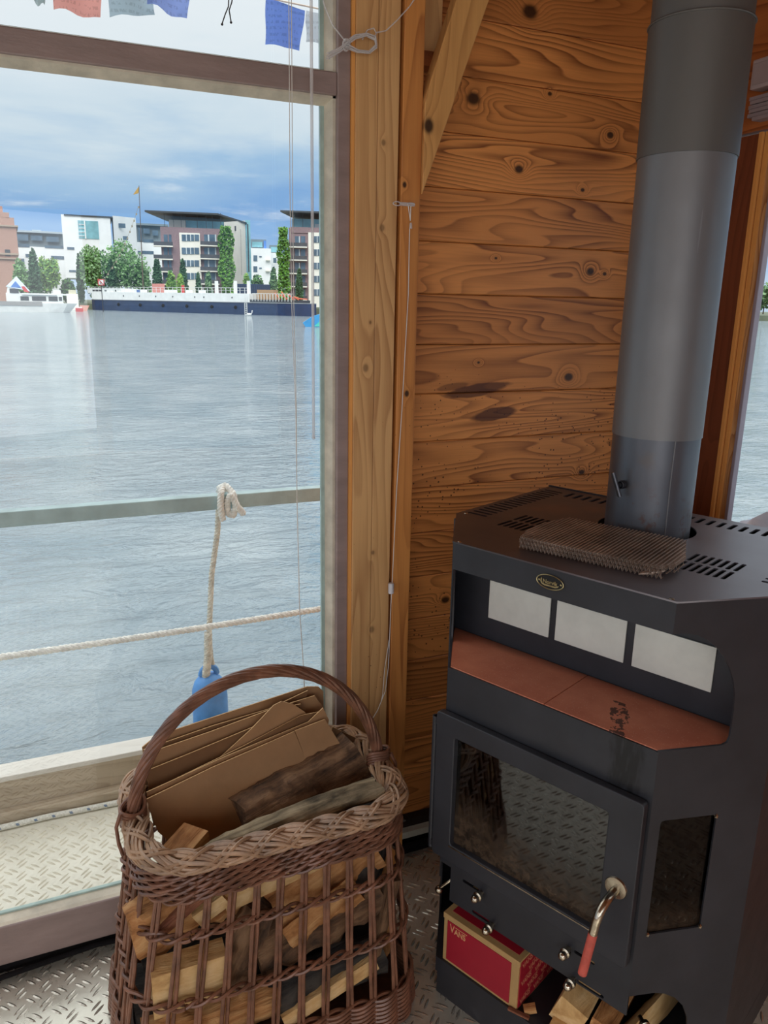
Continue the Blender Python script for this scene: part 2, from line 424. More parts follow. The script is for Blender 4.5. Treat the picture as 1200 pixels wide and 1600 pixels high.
def body_mat():
    m, g = mat('charcoal_panel_with_soot'); o = g.obj(); x, y, z = g.sep(o)
    n = g.noise(o, 7, 5, .6)
    col = g.ramp(n, [(.3, lin((37, 37, 41))), (.7, lin((51, 51, 56)))])
    a = g.m('ABSOLUTE', g.m('SUBTRACT', x, g.m('MULTIPLY_ADD', g.noise(o, 25, 3, .6), .03, .37)))
    msk = g.m('MULTIPLY', g.m('SUBTRACT', 1.0, g.step(a, .022, .034)), g.m('GREATER_THAN', z, .70))
    msk = g.m('MULTIPLY', msk, g.m('MULTIPLY_ADD', g.step(g.noise(g.com(g.m('MULTIPLY', x, 90), y, g.m('MULTIPLY', z, 18)), 1, 3, .6), .35, .55), .7, .3))
    col = g.mix(g.m('MULTIPLY', msk, .85), col, lin((14, 13, 14)))
    prin(g, col, g.m('MULTIPLY_ADD', g.noise(o, 22, 4, .6), .2, .38), .15, g.bump(g.noise(o, 500, 2, .5), .12, .0006)); return m
M_body = body_mat()
def pipe_mat(name, c1, c2, rough, metal, grime=False, grime_z=0):
    m, g = mat(name); o = g.obj(); x, y, z = g.sep(o)
    n = g.noise(g.mapv(o, (1, 1, .4)), 6, 5, .6)
    col = g.ramp(n, [(.25, lin(c1)), (.75, lin(c2))])
    if grime:
        r1 = g.m('MULTIPLY', g.step(g.noise(o, 30, 4, .7), .55, .68), g.m('SUBTRACT', 1.0, g.step(z, grime_z + .03, grime_z + .15)))
        col = g.mix(g.m('MULTIPLY', r1, .7), col, lin((96, 62, 48)))
        col = g.mix(g.m('MULTIPLY', g.step(g.noise(o, 11, 3, .6), .55, .7), .25), col, lin((108, 86, 60)))
    scr = g.m('GREATER_THAN', g.noise(g.com(g.m('MULTIPLY', x, 40), g.m('MULTIPLY', y, 40), g.m('MULTIPLY', z, 1.5)), 2.0, 2, .5), .74)
    col = g.mix(g.m('MULTIPLY', scr, .12), col, lin((190, 190, 196)))
    prin(g, col, g.m('MULTIPLY_ADD', g.noise(o, 20, 3, .6), .12, rough), metal, g.bump(g.noise(o, 400, 2, .5), .08, .0005)); return m
M_pipe1 = pipe_mat('blued_steel_pipe', (80, 82, 88), (112, 112, 116), .34, .6, True, 0)
M_pipe2 = pipe_mat('grey_painted_pipe', (112, 110, 110), (126, 124, 123), .40, .45)
M_pipe3 = pipe_mat('grey_matt_pipe', (88, 84, 80), (100, 96, 91), .48, .3)
M_white = simple('off_white_plate', (214, 211, 200), .55, var=.05, scale=12, bumps=.1)
M_nickel = simple('worn_nickel', (176, 164, 146), .2, 1.0, var=.12, scale=40, bumps=.1)
M_brass = simple('aged_brass', (168, 152, 112), .35, 1.0, var=.15, scale=90)
M_redgrip = simple('red_worn_paint', (190, 84, 70), .5, var=.12, scale=60)
M_bronzewire = simple('heat_tinted_wire', (170, 146, 128), .4, .6, var=.2, scale=20, bumps=0)
M_ash = simple('brown_ash', (84, 66, 52), .95, 0, .3, 30, .6, bdist=.01)
M_fireb = simple('sooty_firebrick', (48, 40, 36), .9, 0, .3, 8, .4)
def schlick(g, r0):
    ge = g.new('ShaderNodeNewGeometry')
    d = g.new('ShaderNodeVectorMath', operation='DOT_PRODUCT'); g.l.new(ge.outputs['Normal'], d.inputs[0]); g.l.new(ge.outputs['Incoming'], d.inputs[1])
    c = g.m('SUBTRACT', 1.0, g.m('ABSOLUTE', d.outputs['Value']))
    return g.m('MULTIPLY_ADD', g.m('POWER', c, 5), 1 - r0, r0)
def stove_glass(name, k):
    m, g = mat(name)
    tr = g.new('ShaderNodeBsdfTransparent')
    n = g.noise(g.obj(), 9, 4, .6)
    g.put(tr.inputs[0], g.ramp(n, [(.3, (.22, .20, .18, 1)), (.75, (.42, .38, .34, 1))]))
    gl = g.new('ShaderNodeBsdfGlossy'); gl.inputs['Roughness'].default_value = .03; gl.inputs[0].default_value = (1, 1, 1, 1)
    fr = schlick(g, .09)
    mx = g.new('ShaderNodeMixShader'); g.l.new(g.m('MULTIPLY', fr, k), mx.inputs[0]); g.l.new(tr.outputs[0], mx.inputs[1]); g.l.new(gl.outputs[0], mx.inputs[2])
    x, y, z = g.sep(g.obj())
    film = g.m('SUBTRACT', 1.0, g.step(g.m('ADD', g.m('MULTIPLY_ADD', x, .12, z), g.m('MULTIPLY', g.m('SUBTRACT', n, .5), .10)), .45, .57))
    df = g.new('ShaderNodeBsdfDiffuse'); g.put(df.inputs[0], g.ramp(g.noise(g.obj(), 60, 5, .7), [(.35, lin((46, 38, 32))), (.7, lin((96, 78, 62)))]))
    m2 = g.new('ShaderNodeMixShader'); g.l.new(g.m('MULTIPLY', film, .72), m2.inputs[0]); g.l.new(mx.outputs[0], m2.inputs[1]); g.l.new(df.outputs[0], m2.inputs[2])
    g.l.new(m2.outputs[0], g.out.inputs[0]); return m
M_sglass = stove_glass('smoky_stove_glass', .8)
M_sglass2 = stove_glass('sooted_side_glass', .3)
def window_glass():
    m, g = mat('window_pane')
    tr = g.new('ShaderNodeBsdfTransparent'); tr.inputs[0].default_value = (.95, .975, .97, 1)
    gl = g.new('ShaderNodeBsdfGlossy'); gl.inputs['Roughness'].default_value = 0.0
    fr = schlick(g, .06)
    mx = g.new('ShaderNodeMixShader'); g.l.new(fr, mx.inputs[0]); g.l.new(tr.outputs[0], mx.inputs[1]); g.l.new(gl.outputs[0], mx.inputs[2])
    g.l.new(mx.outputs[0], g.out.inputs[0]); return m
M_glass = window_glass()
M_wick = simple('red_brown_willow', (122, 82, 62), .38, 0, .22, 26, .15)
M_wickp = simple('pale_tan_willow', (172, 138, 108), .4, 0, .2, 26, .15)
M_card = simple('brown_cardboard', (162, 122, 82), .75, 0, .06, 10, .15, bscale=90, stretch=(1, 1, 1))
M_cardcut = simple('pale_cut_edge', (206, 164, 112), .8, 0, .08, 60, .1)
M_cardd = simple('kraft_edge', (122, 86, 52), .8, 0, .08, 10, .1)
def log_mat(name, a, b, c, sc=1.0):
    m, g = mat(name); o = g.obj(); x, y, z = g.sep(o)
    # the grain runs along the local x of every log
    P = g.com(g.m('MULTIPLY', x, 5), g.m('MULTIPLY', y, 40 * sc), g.m('MULTIPLY', z, 40 * sc))
    n = g.noise(P, 1, 5, .65, .6); n2 = g.noise(o, 14, 4, .6)
    f = g.m('ADD', g.m('MULTIPLY', n, .6), g.m('MULTIPLY', n2, .4))
    col = g.ramp(f, [(.38, lin(a)), (.49, lin(b)), (.60, lin(c))])
    prin(g, col, .75, 0, g.bump(n, 1.0, .009), .25); return m
M_logdark = log_mat('weathered_dark_log', (48, 36, 28), (98, 72, 52), (138, 106, 78))
M_loggrey = log_mat('grey_barkless_log', (74, 66, 52), (130, 116, 92), (176, 160, 130))
M_logtan = log_mat('split_tan_log', (120, 78, 46), (178, 124, 76), (208, 160, 108))
M_logpale = log_mat('pale_sawn_wood', (176, 134, 84), (206, 166, 112), (222, 188, 138), .5)
M_logred = log_mat('red_brown_stick', (76, 42, 32), (120, 72, 52), (150, 98, 72))
M_bark = log_mat('black_bark', (22, 20, 20), (44, 40, 38), (70, 64, 58))
M_rope = simple('white_rope', (240, 238, 230), .8, 0, .1, 60, .3)
M_ropedirty = simple('aged_white_rope', (224, 218, 202), .8, 0, .15, 60, .4)
M_blue = simple('blue_fender_plastic', (92, 156, 222), .4, 0, .12, 12, .15)
def clear_mat():
    m, g = mat('clear_plastic')
    tr = g.new('ShaderNodeBsdfTransparent'); tr.inputs[0].default_value = (.93, .93, .93, 1)
    p = g.new('ShaderNodeBsdfPrincipled'); p.inputs['Base Color'].default_value = lin((236, 232, 230)); p.inputs['Roughness'].default_value = .12
    mx = g.new('ShaderNodeMixShader'); mx.inputs[0].default_value = .42; g.l.new(tr.outputs[0], mx.inputs[1]); g.l.new(p.outputs[0], mx.inputs[2])
    g.l.new(mx.outputs[0], g.out.inputs[0]); return m
M_clear = clear_mat()
M_cord = simple('white_cord', (226, 222, 214), .6, 0, .05, 30, 0)
M_galv = simple('teal_grey_galvanised', (176, 198, 198), .45, .1, .12, 8, .15)
M_weather = wood('weathered_grey_board', (192, 176, 152), (142, 122, 98), 'x', rings=10, seed=4.0, contrast=.7, rough=.75)
M_weatherw = wood('top_lit_weathered_board', (230, 226, 216), (196, 188, 174), 'x', rings=10, seed=7.0, contrast=.5, rough=.75)  # paler copy of the kerb board, the lit top painted into its colour
M_kraft = simple('kraft_board', (178, 142, 92), .7, 0, .05, 20, .1)
M_redbox = simple('crimson_print', (156, 22, 42), .5, 0, .05, 10, .05)
M_vans = simple('kraft_print', (198, 120, 92), .6, 0, .03, 20, 0)
M_ltprint = simple('pale_kraft_print', (206, 150, 104), .6, 0, .03, 20, 0)
def cloth(name, rgb):
    m, g = mat(name); o = g.obj()
    n = g.noise(o, 120, 3, .7); x, y, z = g.sep(o)
    wv = g.m('MULTIPLY', g.m('GREATER_THAN', g.m('FRACT', g.m('MULTIPLY', z, 70)), .55), g.m('GREATER_THAN', g.noise(g.mapv(o, (1, 1, .3)), 160, 2, .6), .52))
    c = lin(rgb)
    col = g.mix(g.m('MULTIPLY', wv, .4), c, tuple(v * .55 for v in c[:3]) + (1,))
    d = g.new('ShaderNodeBsdfDiffuse'); t = g.new('ShaderNodeBsdfTranslucent'); g.l.new(col, d.inputs[0]); g.l.new(col, t.inputs[0])
    mx = g.new('ShaderNodeMixShader'); mx.inputs[0].default_value = .6; g.l.new(d.outputs[0], mx.inputs[1]); g.l.new(t.outputs[0], mx.inputs[2]); g.l.new(mx.outputs[0], g.out.inputs[0]); return m

# ================================================================== THE CABIN SHELL
D = 1.66            # inner face of the window wall
YG = 1.70           # glass plane
XW = 1.65           # right wall
# ---- chequer plate floor with raised bars
def plate_floor(name, x0, x1, y0, y1, z, m, bars, grid=.0515, ox=-.0905, oy=1.570, h=.0016):
    b = MB(); b.bb(x0, x1, y0, y1, z - .02, z)
    bx0, bx1, by0, by1 = bars
    def bar(cx, cy, dx, dy):
        L, W = .0165, .0036
        n = (-dy, dx)
        pts = []
        prof = [(-1, 0), (-.6, .75), (0, 1), (.6, .75), (1, 0), (.6, -.75), (0, -1), (-.6, -.75)]
        for (a, e) in prof: pts.append((cx + dx * L * a + n[0] * W * e, cy + dy * L * a + n[1] * W * e, z))
        for a in (-.55, 0, .55): pts.append((cx + dx * L * a, cy + dy * L * a, z + h * (1 if a == 0 else .8)))
        b.add(pts, [(0, 1, 8), (1, 2, 9, 8), (2, 3, 10, 9), (3, 4, 10), (4, 5, 10), (5, 6, 9, 10), (6, 7, 8, 9), (7, 0, 8)])
    q = math.sqrt(.5); b.cur = 1
    i0 = math.floor((bx0 - ox) / grid); i1 = math.ceil((bx1 - ox) / grid)
    j0 = math.floor((by0 - oy) / grid); j1 = math.ceil((by1 - oy) / grid)
    for i in range(i0, i1):
        for j in range(j0, j1):
            for k in (0, 1):
                cx = ox + grid * (i + .5 * k); cy = oy + grid * (j + .5 * k)
                if not (bx0 + .02 < cx < bx1 - .02 and by0 + .02 < cy < by1 - .02): continue
                d = (q, -q) if k == 0 else (q, q)
                nn_ = (-d[1], d[0])
                for s_ in (-.0062, .0062):
                    bar(cx + nn_[0] * s_ + d[0] * s_ * .5, cy + nn_[1] * s_ + d[1] * s_ * .5, d[0], d[1])
    return b.build(name, list(m))
struct(plate_floor('floor', -2.3, 1.66, -2.3, 1.76, 0, (M_floor, M_bar1), (-1.1, 1.62, -.7, 1.70)))
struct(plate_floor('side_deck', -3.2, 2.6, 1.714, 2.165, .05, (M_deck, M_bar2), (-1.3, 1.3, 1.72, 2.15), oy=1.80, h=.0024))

# ---- plank wall, planks run along x
b = MB()
k = -1
while POFF + PZ * k < 2.5:
    z0 = POFF + PZ * k; z1 = z0 + PZ
    z0_, z1_ = max(z0, 0.0), min(z1, 2.45)
    if z1_ > z0_ + .01:
        c = .0022
        b.prism([(.70, 1.76 + c, z0_ + .0006), (.70, 1.76, z0_ + c + .0006), (.70, 1.76, z1_ - c - .0006), (.70, 1.76 + c, z1_ - .0006), (.70, 1.785, z1_ - .0006), (.70, 1.785, z0_ + .0006)], (1.0, 0, 0))
    k += 1
b.bb(.70, 1.70, 1.785, 1.80, 0, 2.45)
struct(b.build('wall_back', M_plank))
b = MB(); b.bb(.79, 1.64, 1.735, 1.76, 0, .075)
struct(b.build('baseboard_back', simple('dark_stained_skirting', (46, 32, 26), .8, 0, .2, 10, spec=.2)))
b = MB(); b.bb(.79, 1.3, 1.69, 1.735, 0, .012); b.tube([(.76, 1.70, .014), (.95, 1.70, .013), (1.2, 1.71, .014)], .010, 8)
struct(b.build('trim_1', M_blackrub))

# ---- front posts
b = MB(); b.bb(.636, .6855, 1.650, 1.80, 0, 2.45); b.bb(.6862, .735, 1.651, 1.80, 0, 2.45)
struct(b.build('trim_2', M_post, bevel=.002))
b = MB(); b.bb(.6285, .6355, 1.654, 1.75, 0, 2.45)
struct(b.build('trim_3', M_rstrip))
b = MB(); b.bb(.742, .789, 1.648, 1.76, 0, 2.45)
struct(b.build('trim_4', M_beam, bevel=.002))
b = MB(); b.bb(.734, .743, 1.70, 1.76, 0, 2.45)
struct(b.build('trim_5', M_soot))
# brace: front face polygon on plane y=1.652
YB = 1.640
f0 = [onY(697, -60, YB), onY(655, 175, YB), onY(652, 303, YB), onY(764, -6, YB), onY(786, -66, YB)]
f0 = [(p.x, YB, p.z) for p in f0]
tp_ = f0[3:]
b = MB()
P_lo = Vector(f0[2]); P_hi = Vector(f0[3]); dirb = (P_hi - P_lo).normalized()
perp = Vector((-dirb.z, 0, dirb.x))
bot = [P_lo, P_lo + dirb * .62]
a0 = Vector((.7895, YB, P_lo.z + .01)); 
poly = [P_lo, P_lo + dirb * .62, P_lo + dirb * .62 + perp * .075, P_lo + dirb * .12 + perp * .075]
poly = [(.7895, YB, P_lo.z)] + [tuple(p) for p in poly[1:3]] + [(.7895, YB, P_lo.z + .19)]
b.prism(poly, (0, .035, 0))
struct(b.build('trim_6', M_brace, bevel=.002))
# short pale board and batten end high behind the brace
b = MB(); a = onY(661, 0, 1.735); c = onY(689, 86, 1.735)
b.bb(a.x, c.x, 1.735, 1.76, c.z, 2.45)
struct(b.build('trim_7', M_post))
b = MB(); b.bb(.789, c.x - .003, 1.72, 1.76, c.z - .03, c.z)
struct(b.build('trim_8', M_rhead))

# ---- window 1 (towards the river)
w1 = sempty('window_1', (0, D, 0))
ZS, ZT0, ZT1 = .131, 1.912, 1.955
b = MB()
b.bb(.600, .6285, D, 1.745, .03, 2.45)                       # right jamb
b.bb(-2.3, .600, D, YG + .012, .03, ZS)                          # bottom rail
b.bb(-2.3, .600, D + .003, 1.735, ZT0, ZT1)                      # transom
b.bb(-2.3, -1.55, D, 1.745, ZS, 2.45)
b.build('window_frame', M_frame, w1, bevel=.0025)
b = MB()
for (z0, z1, x0, x1) in ((ZS, ZT0, -1.55, .600), (ZT1, 2.45, -1.55, .600)):
    b.prism([(x1, D + .012, z0), (x1, YG - .004, z0), (x1 - .018, YG - .004, z0), (x1 - .006, D + .012, z0)], (0, 0, z1 - z0))
    b.prism([(x0, D + .012, z1), (x0, YG - .004, z1), (x0, YG - .004, z1 - .016), (x0, D + .012, z1 - .004)], (x1 - x0, 0, 0))
    b.prism([(x0, D + .004, z0), (x0, YG - .004, z0), (x0, YG - .004, z0 + .006), (x0, D + .012, z0 + .003)], (x1 - x0, 0, 0))
b.build('glazing_bead', M_bead, w1)
b = MB()
for (z0, z1) in ((ZS, ZT0), (ZT1, 2.45)):
    b.bb(.574, .583, YG - .005, YG + .004, z0, z1); b.bb(-1.55, .583, YG - .005, YG + .004, z0 + .004, z0 + .010)
    b.bb(-1.55, .583, YG - .005, YG + .004, z1 - .012, z1 - .004)
b.build('glass_seal', M_seal, w1)
def pane(name, vs, par):
    q = MB(); q.add(vs, [(0, 1, 2, 3)]); return q.build(name, M_glass, par)
pane('glass_pane', [(-1.55, YG, ZS + .006), (.580, YG, ZS + .006), (.580, YG, ZT0 - .006), (-1.55, YG, ZT0 - .006)], w1)
pane('glass_pane', [(-1.55, YG, ZT1 + .006), (.580, YG, ZT1 + .006), (.580, YG, 2.45), (-1.55, YG, 2.45)], w1)
b = MB(); b.bb(-2.3, .63, D + .012, 1.735, 0, .03)
struct(b.build('trim_9', M_blackrub))

# ---- right wall with window 2
b = MB()
b.bb(XW, XW + .03, 1.5445, 1.76, .0, 1.918)
struct(b.build('wall_right', M_rpost))
b = MB(); b.bb(XW - .004, XW + .03, -2.3, 1.76, 1.924, 2.45)
struct(b.build('trim_10', M_rhead))
b = MB(); b.bb(XW, XW + .03, -2.3, 1.53, 0, .86); b.bb(XW, XW + .03, -2.3, .28, .86, 1.924)
struct(b.build('trim_11', M_rhead))
b = MB(); b.bb(XW - .002, XW + .04, 1.534, 1.5445, .86, 1.92); b.bb(XW + .004, XW + .04, 1.520, 1.530, .86, 1.92)
struct(b.build('trim_12', M_rstrip))
w2 = sempty('window_2', (XW, 1.5, .86))
b = MB(); b.bb(XW + .010, XW + .03, 1.501, 1.520, .86, 1.92); b.build('layered_edge', M_ply, w2)
b = MB(); b.bb(XW + .004, XW + .022, 1.489, 1.500, .86, 1.92); b.bb(XW + .004, XW + .05, .28, 1.482, .86, .885); b.bb(XW + .004, XW + .05, .28, 1.482, 1.895, 1.92)
b.bb(XW + .004, XW + .05, .28, .34, .86, 1.92)
b.build('window_frame', M_lav, w2, bevel=.002)
pane('glass_pane', [(XW + .018, .34, .885), (XW + .018, 1.490, .885), (XW + .018, 1.490, 1.895), (XW + .018, .34, 1.895)], w2)
b = MB(); b.bb(XW - .03, XW + .004, .26, 1.53, .84, .862); b.bb(XW + .03, XW + .20, .26, 1.66, .84, .860)
struct(b.build('trim_13', M_lav))

# ---- ceiling, left wall and end wall (glazed), all out of view
b = MB(); b.bb(-2.3, 1.70, -2.3, 1.80, 2.45, 2.50); struct(b.build('ceiling', M_ceil))
for nm, ax in (('wall_left', 'x'), ('wall_front', 'y')):
    b = MB()
    def seg(a0, a1, z0, z1):
        if ax == 'x': b.bb(-2.33, -2.30, a0, a1, z0, z1)
        else: b.bb(a0, a1, -2.33, -2.30, z0, z1)
    seg(-2.3, 1.75, 0, .45); seg(-2.3, 1.75, 2.05, 2.45)
    for a in (-2.3, -1.0, .3, 1.6): seg(a, a + .1, .45, 2.05)
    struct(b.build(nm, M_brace))

# ================================================================== OUTSIDE THE WINDOW
b = MB(); b.bb(-3.2, 2.6, 2.165, 2.20, .0, .085); b.bb(-3.2, 2.6, 2.20, 2.25, -.3, .172)
tag(b.build('bulwark_plank', M_weather, bevel=.003), 'weathered grey timber kerb along the outer edge of the deck', 'plank')
b = MB(); b.bb(-3.2, 2.6, 2.192, 2.265, .172, .188)
struct(b.build('trim_14', M_weatherw, bevel=.002))
# hull of the houseboat under the deck
b = MB(); b.bb(-3.2, 2.6, -3, 2.2, -.75, -.02); struct(b.build('hull', M_soot))

def twisted(bm, pts, r, strands=3, pitch=.03, rs=None, n=6, step=.004, phase=0.0, loop=False):
    """strands laid helically around a path"""
    P = [Vector(p) for p in pts]
    # resample
    seg = [(P[i + 1] - P[i]).length for i in range(len(P) - 1)]
    L = sum(seg); N = max(4, int(L / step)); out = []
    for i in range(N + 1):
        d = L * i / N; k = 0
        while k < len(seg) - 1 and d > seg[k]: d -= seg[k]; k += 1
        out.append(P[k].lerp(P[k + 1], min(1, d / max(seg[k], 1e-9))))
    frames = []; prev = None
    for i in range(N + 1):
        t = (out[min(N, i + 1)] - out[max(0, i - 1)]).normalized()
        if prev is None: u = t.cross(Vector((0, 0, 1)) if abs(t.z) < .9 else Vector((1, 0, 0))).normalized()
        else: u = (prev - t * prev.dot(t)).normalized()
        prev = u; frames.append((u, t.cross(u)))
    rs = rs or r * .62
    for s in range(strands):
        path = []
        for i in range(N + 1):
            a = phase + 2 * PI * (s / strands + (L * i / N) / pitch); u, v = frames[i]
            path.append(out[i] + (u * math.cos(a) + v * math.sin(a)) * (r - rs * .75))
        bm.tube(path, rs, n)
    return bm

# white rope with blue flecks at the deck edge
b = MB(); y0 = 2.148
b.tube([(-1.3 + i * .1, y0 + .003 * math.sin(i * 1.7), .0585) for i in range(30)], .0085, 10)
def fleck_mat():
    m, g = mat('flecked_rope'); o = g.obj(); x, y, z = g.sep(o)
    f = g.m('FRACT', g.m('DIVIDE', g.m('ADD', x, g.m('MULTIPLY', z, .5)), .047))
    k = g.m('MULTIPLY', g.m('LESS_THAN', f, .17), g.m('MULTIPLY', g.m('LESS_THAN', y, -.002), g.m('LESS_THAN', g.m('ABSOLUTE', g.m('SUBTRACT', z, .0105)), .0035)))
    w_ = g.noise(g.mapv(o, (1, 1, 1), rot=(0, R(30), 0)), 220, 2, .5)
    col = g.mix(g.m('MULTIPLY', k, .85), g.ramp(w_, [(.3, lin((206, 204, 190))), (.7, lin((240, 238, 228)))]), lin((78, 112, 150)))
    prin(g, col, .8, 0, g.bump(w_, .5, .002)); return m
rp = b.build('deck_rope', fleck_mat(), smooth=True, recentre=True)
tag(rp, 'cream rope with blue flecks lying along the edge of the deck', 'rope')

# guard rail
rl = thing('guard_rail', 'teal grey metal guard rail outside the window', 'railing', (-1.2, 2.30, .05))
b = MB(); b.bb(-3.0, 2.55, 2.285, 2.325, .890, .934); b.build('rail', M_galv, rl, bevel=.003)
for xx in (-1.9, -.62, 1.25, 2.4):
    b = MB(); b.bb(xx - .015, xx + .015, 2.268, 2.298, -.1, .892); b.build('stanchion', M_galv, rl)
# guard rope
b = MB()
pts = []
for i in range(40):
    t = i / 39; x_ = -.9 + 2.3 * t
    pts.append((x_, 2.285, .503 + .022 * t + .02 * (2 * t - 1) ** 2))
twisted(b, pts, .0095, 3, .045, .0058, 6, .006)
tag(b.build('guard_rope', M_rope, smooth=True, recentre=True), 'white three-strand rope stretched level below the guard rail', 'rope')

# fender hanging from the rail
fx, fy = .470, 2.375
ft = Vector((.4665, 2.36, .915))
fe = thing('boat_fender', 'blue plastic boat fender hanging on a rope from the guard rail', 'fender', (.405, 2.375, -.1))
fc = onY(326, 1045, 2.375)
b = MB(); bz = fc.z
b.lathe([(.005, -.46), (.035, -.45), (.054, -.42), (.058, -.38), (.058, -.10), (.056, -.07), (.048, -.045), (.034, -.028), (.022, -.018), (.002, -.014)], (fc.x, 2.375, bz), 32)
b.build('fender_body', M_blue, fe, smooth=True)
b = MB(); b.tube([(fc.x - .012 + .026 * math.cos(a) + .012, 2.375 + .0 * a, bz - .02 + .030 * math.sin(a)) for a in [PI * i / 10 for i in range(11)]], .0095, 8)
b.build('fender_eye', M_blue, fe, smooth=True)
b = MB()
twisted(b, [(fc.x, 2.375, bz + .012), (fc.x + .004, 2.374, bz + .10), (fc.x + .022, 2.37, .66), (fc.x + .042, 2.352, .80), (.4665 - .008, 2.335, .905)], .0085, 3, .036, .0052, 6, .004)
b.build('fender_line', M_ropedirty, fe, smooth=True)
b = MB()
twisted(b, [(fc.x - .012, 2.372, bz - .03), (fc.x - .010, 2.360, bz + .00), (fc.x - .002, 2.362, bz + .05), (fc.x + .002, 2.366, bz + .13)], .0125, 4, .03, .007, 6, .004)
twisted(b, [(fc.x + .014, 2.380, bz - .0), (fc.x + .008, 2.377, bz + .04), (fc.x + .004, 2.372, bz + .13)], .009, 3, .03, .006, 6, .004)
b.build('fender_splice', M_ropedirty, fe, smooth=True)
b = MB()
kx = .462
twisted(b, [(kx - .006, 2.275, .86), (kx - .012, 2.272, .90), (kx - .008, 2.276, .945), (kx + .004, 2.30, .956), (kx + .014, 2.335, .945), (kx + .010, 2.34, .89)], .0095, 3, .03, .0058, 6, .003)
twisted(b, [(kx - .004, 2.340, .88), (kx + .0, 2.335, .945), (kx + .012, 2.30, .960), (kx + .028, 2.272, .94), (kx + .034, 2.268, .90), (kx + .026, 2.272, .872), (kx + .012, 2.28, .876), (kx + .010, 2.278, .915), (kx + .02, 2.266, .94), (kx + .038, 2.262, .90), (kx + .056, 2.262, .876)], .0095, 3, .03, .0058, 6, .003)
b.build('rail_knot', M_rope, fe, smooth=True)

# prayer flags under the eaves, outside
pf = thing('prayer_flag_string', 'string of faded red, grey and blue prayer flags outside above the transom', 'flags', (.2, 2.2, 2.2))
YF = 2.15
sp_ = [onY(-60, -40, YF), onY(100, -22, YF), onY(300, -12, YF), onY(420, -3, YF), onY(500, 14, YF), onY(560, 22, YF)]
b = MB(); b.tube(sp_, .0022, 6); b.build('cord', M_cord, pf, smooth=True)
def flag(px, m, lab):
    tl, tr, br, bl = [onY(x, y, YF) for (x, y) in px]
    q = MB(); NX, NZ = 8, 8; vs = []; rings = []
    for j in range(NZ + 1):
        for i in range(NX + 1):
            u, v = i / NX, j / NZ
            p = tl.lerp(tr, u).lerp(bl.lerp(br, u), v)
            p.y += .010 * math.sin(u * 7 + px[0][0]) * (v + .2) + .006 * math.sin(v * 6 + u * 3)
            p.z += .003 * math.sin(u * 9) * v
            vs.append(p)
    fs = [(j * (NX + 1) + i, j * (NX + 1) + i + 1, (j + 1) * (NX + 1) + i + 1, (j + 1) * (NX + 1) + i) for j in range(NZ) for i in range(NX)]
    q.add(vs, fs); f = q.build('flag', m, pf, smooth=True); f['label'] = lab
flag([(78, -60), (160, -30), (157, 28), (84, 14)], cloth('faded_red_cloth', (236, 168, 158)), 'faded red prayer flag')
flag([(165, -50), (236, -20), (243, 22), (172, 25)], cloth('pale_grey_blue_cloth', (178, 196, 206)), 'pale grey blue prayer flag with ragged hem')
flag([(229, -60), (300, -30), (292, 30), (230, 6)], cloth('periwinkle_cloth', (150, 170, 228)), 'periwinkle blue prayer flag')
flag([(416, -6), (477, 16), (470, 78), (416, 68)], cloth('strong_blue_cloth', (120, 150, 226)), 'strong blue prayer flag with printed lines')
flag([(479, 16), (530, 26), (526, 76), (480, 64)], cloth('pale_white_cloth', (206, 214, 222)), 'whitish prayer flag')
flag([(30, -70), (76, -50), (70, 10), (48, -2)], cloth('grey_green_cloth', (176, 190, 190)), 'grey green prayer flag corner')
b = MB()
b.tube([onY(358, -20, YF), onY(357, 10, YF), onY(352, 22, YF), onY(347, 37, YF)], .0016, 6)
b.tube([onY(366, -20, YF), onY(362, 4, YF), onY(358, 16, YF), onY(361, 34, YF)], .0016, 6)
for p in (onY(347, 38, YF), onY(361, 35, YF)): vs, fs = icos(p, .0035, 1); b.add(vs, fs)
tag(b.build('knotted_string', M_soot, smooth=True, recentre=True), 'dark knotted string ends dangling between the flags', 'string')

# ================================================================== CORDS INSIDE
YC = 1.635; BC = thing('blind_control', 'thin white blind cords and clear wand hanging before the pane', 'blind cord', tuple(onY(476, 1085, YC)))
b = MB()
for dx_ in (0, 4):
    b.tube([onY(451 + dx_, -40, YC), onY(452 + dx_, 100, YC), onY(453 + dx_, 300, YC), onY(456 + dx_ * .8, 480, YC), onY(462 + dx_ * .3, 640, YC), onY(464, 780, YC)], .0008, 6)
b.tube([onY(464, 780, YC), onY(466, 860, YC), onY(468, 950, YC), onY(474, 1040, YC), onY(476, 1085, YC)], .0011, 6)
b.build('cord', M_cord, BC, smooth=True)
b = MB(); a = onY(486, -40, YC); c = onY(490, 684, YC); b.tube([a, c], .0034, 8)
vs, fs = icos(c, .0042, 1); b.add(vs, fs)
b.build('wand', M_clear, BC, smooth=True)
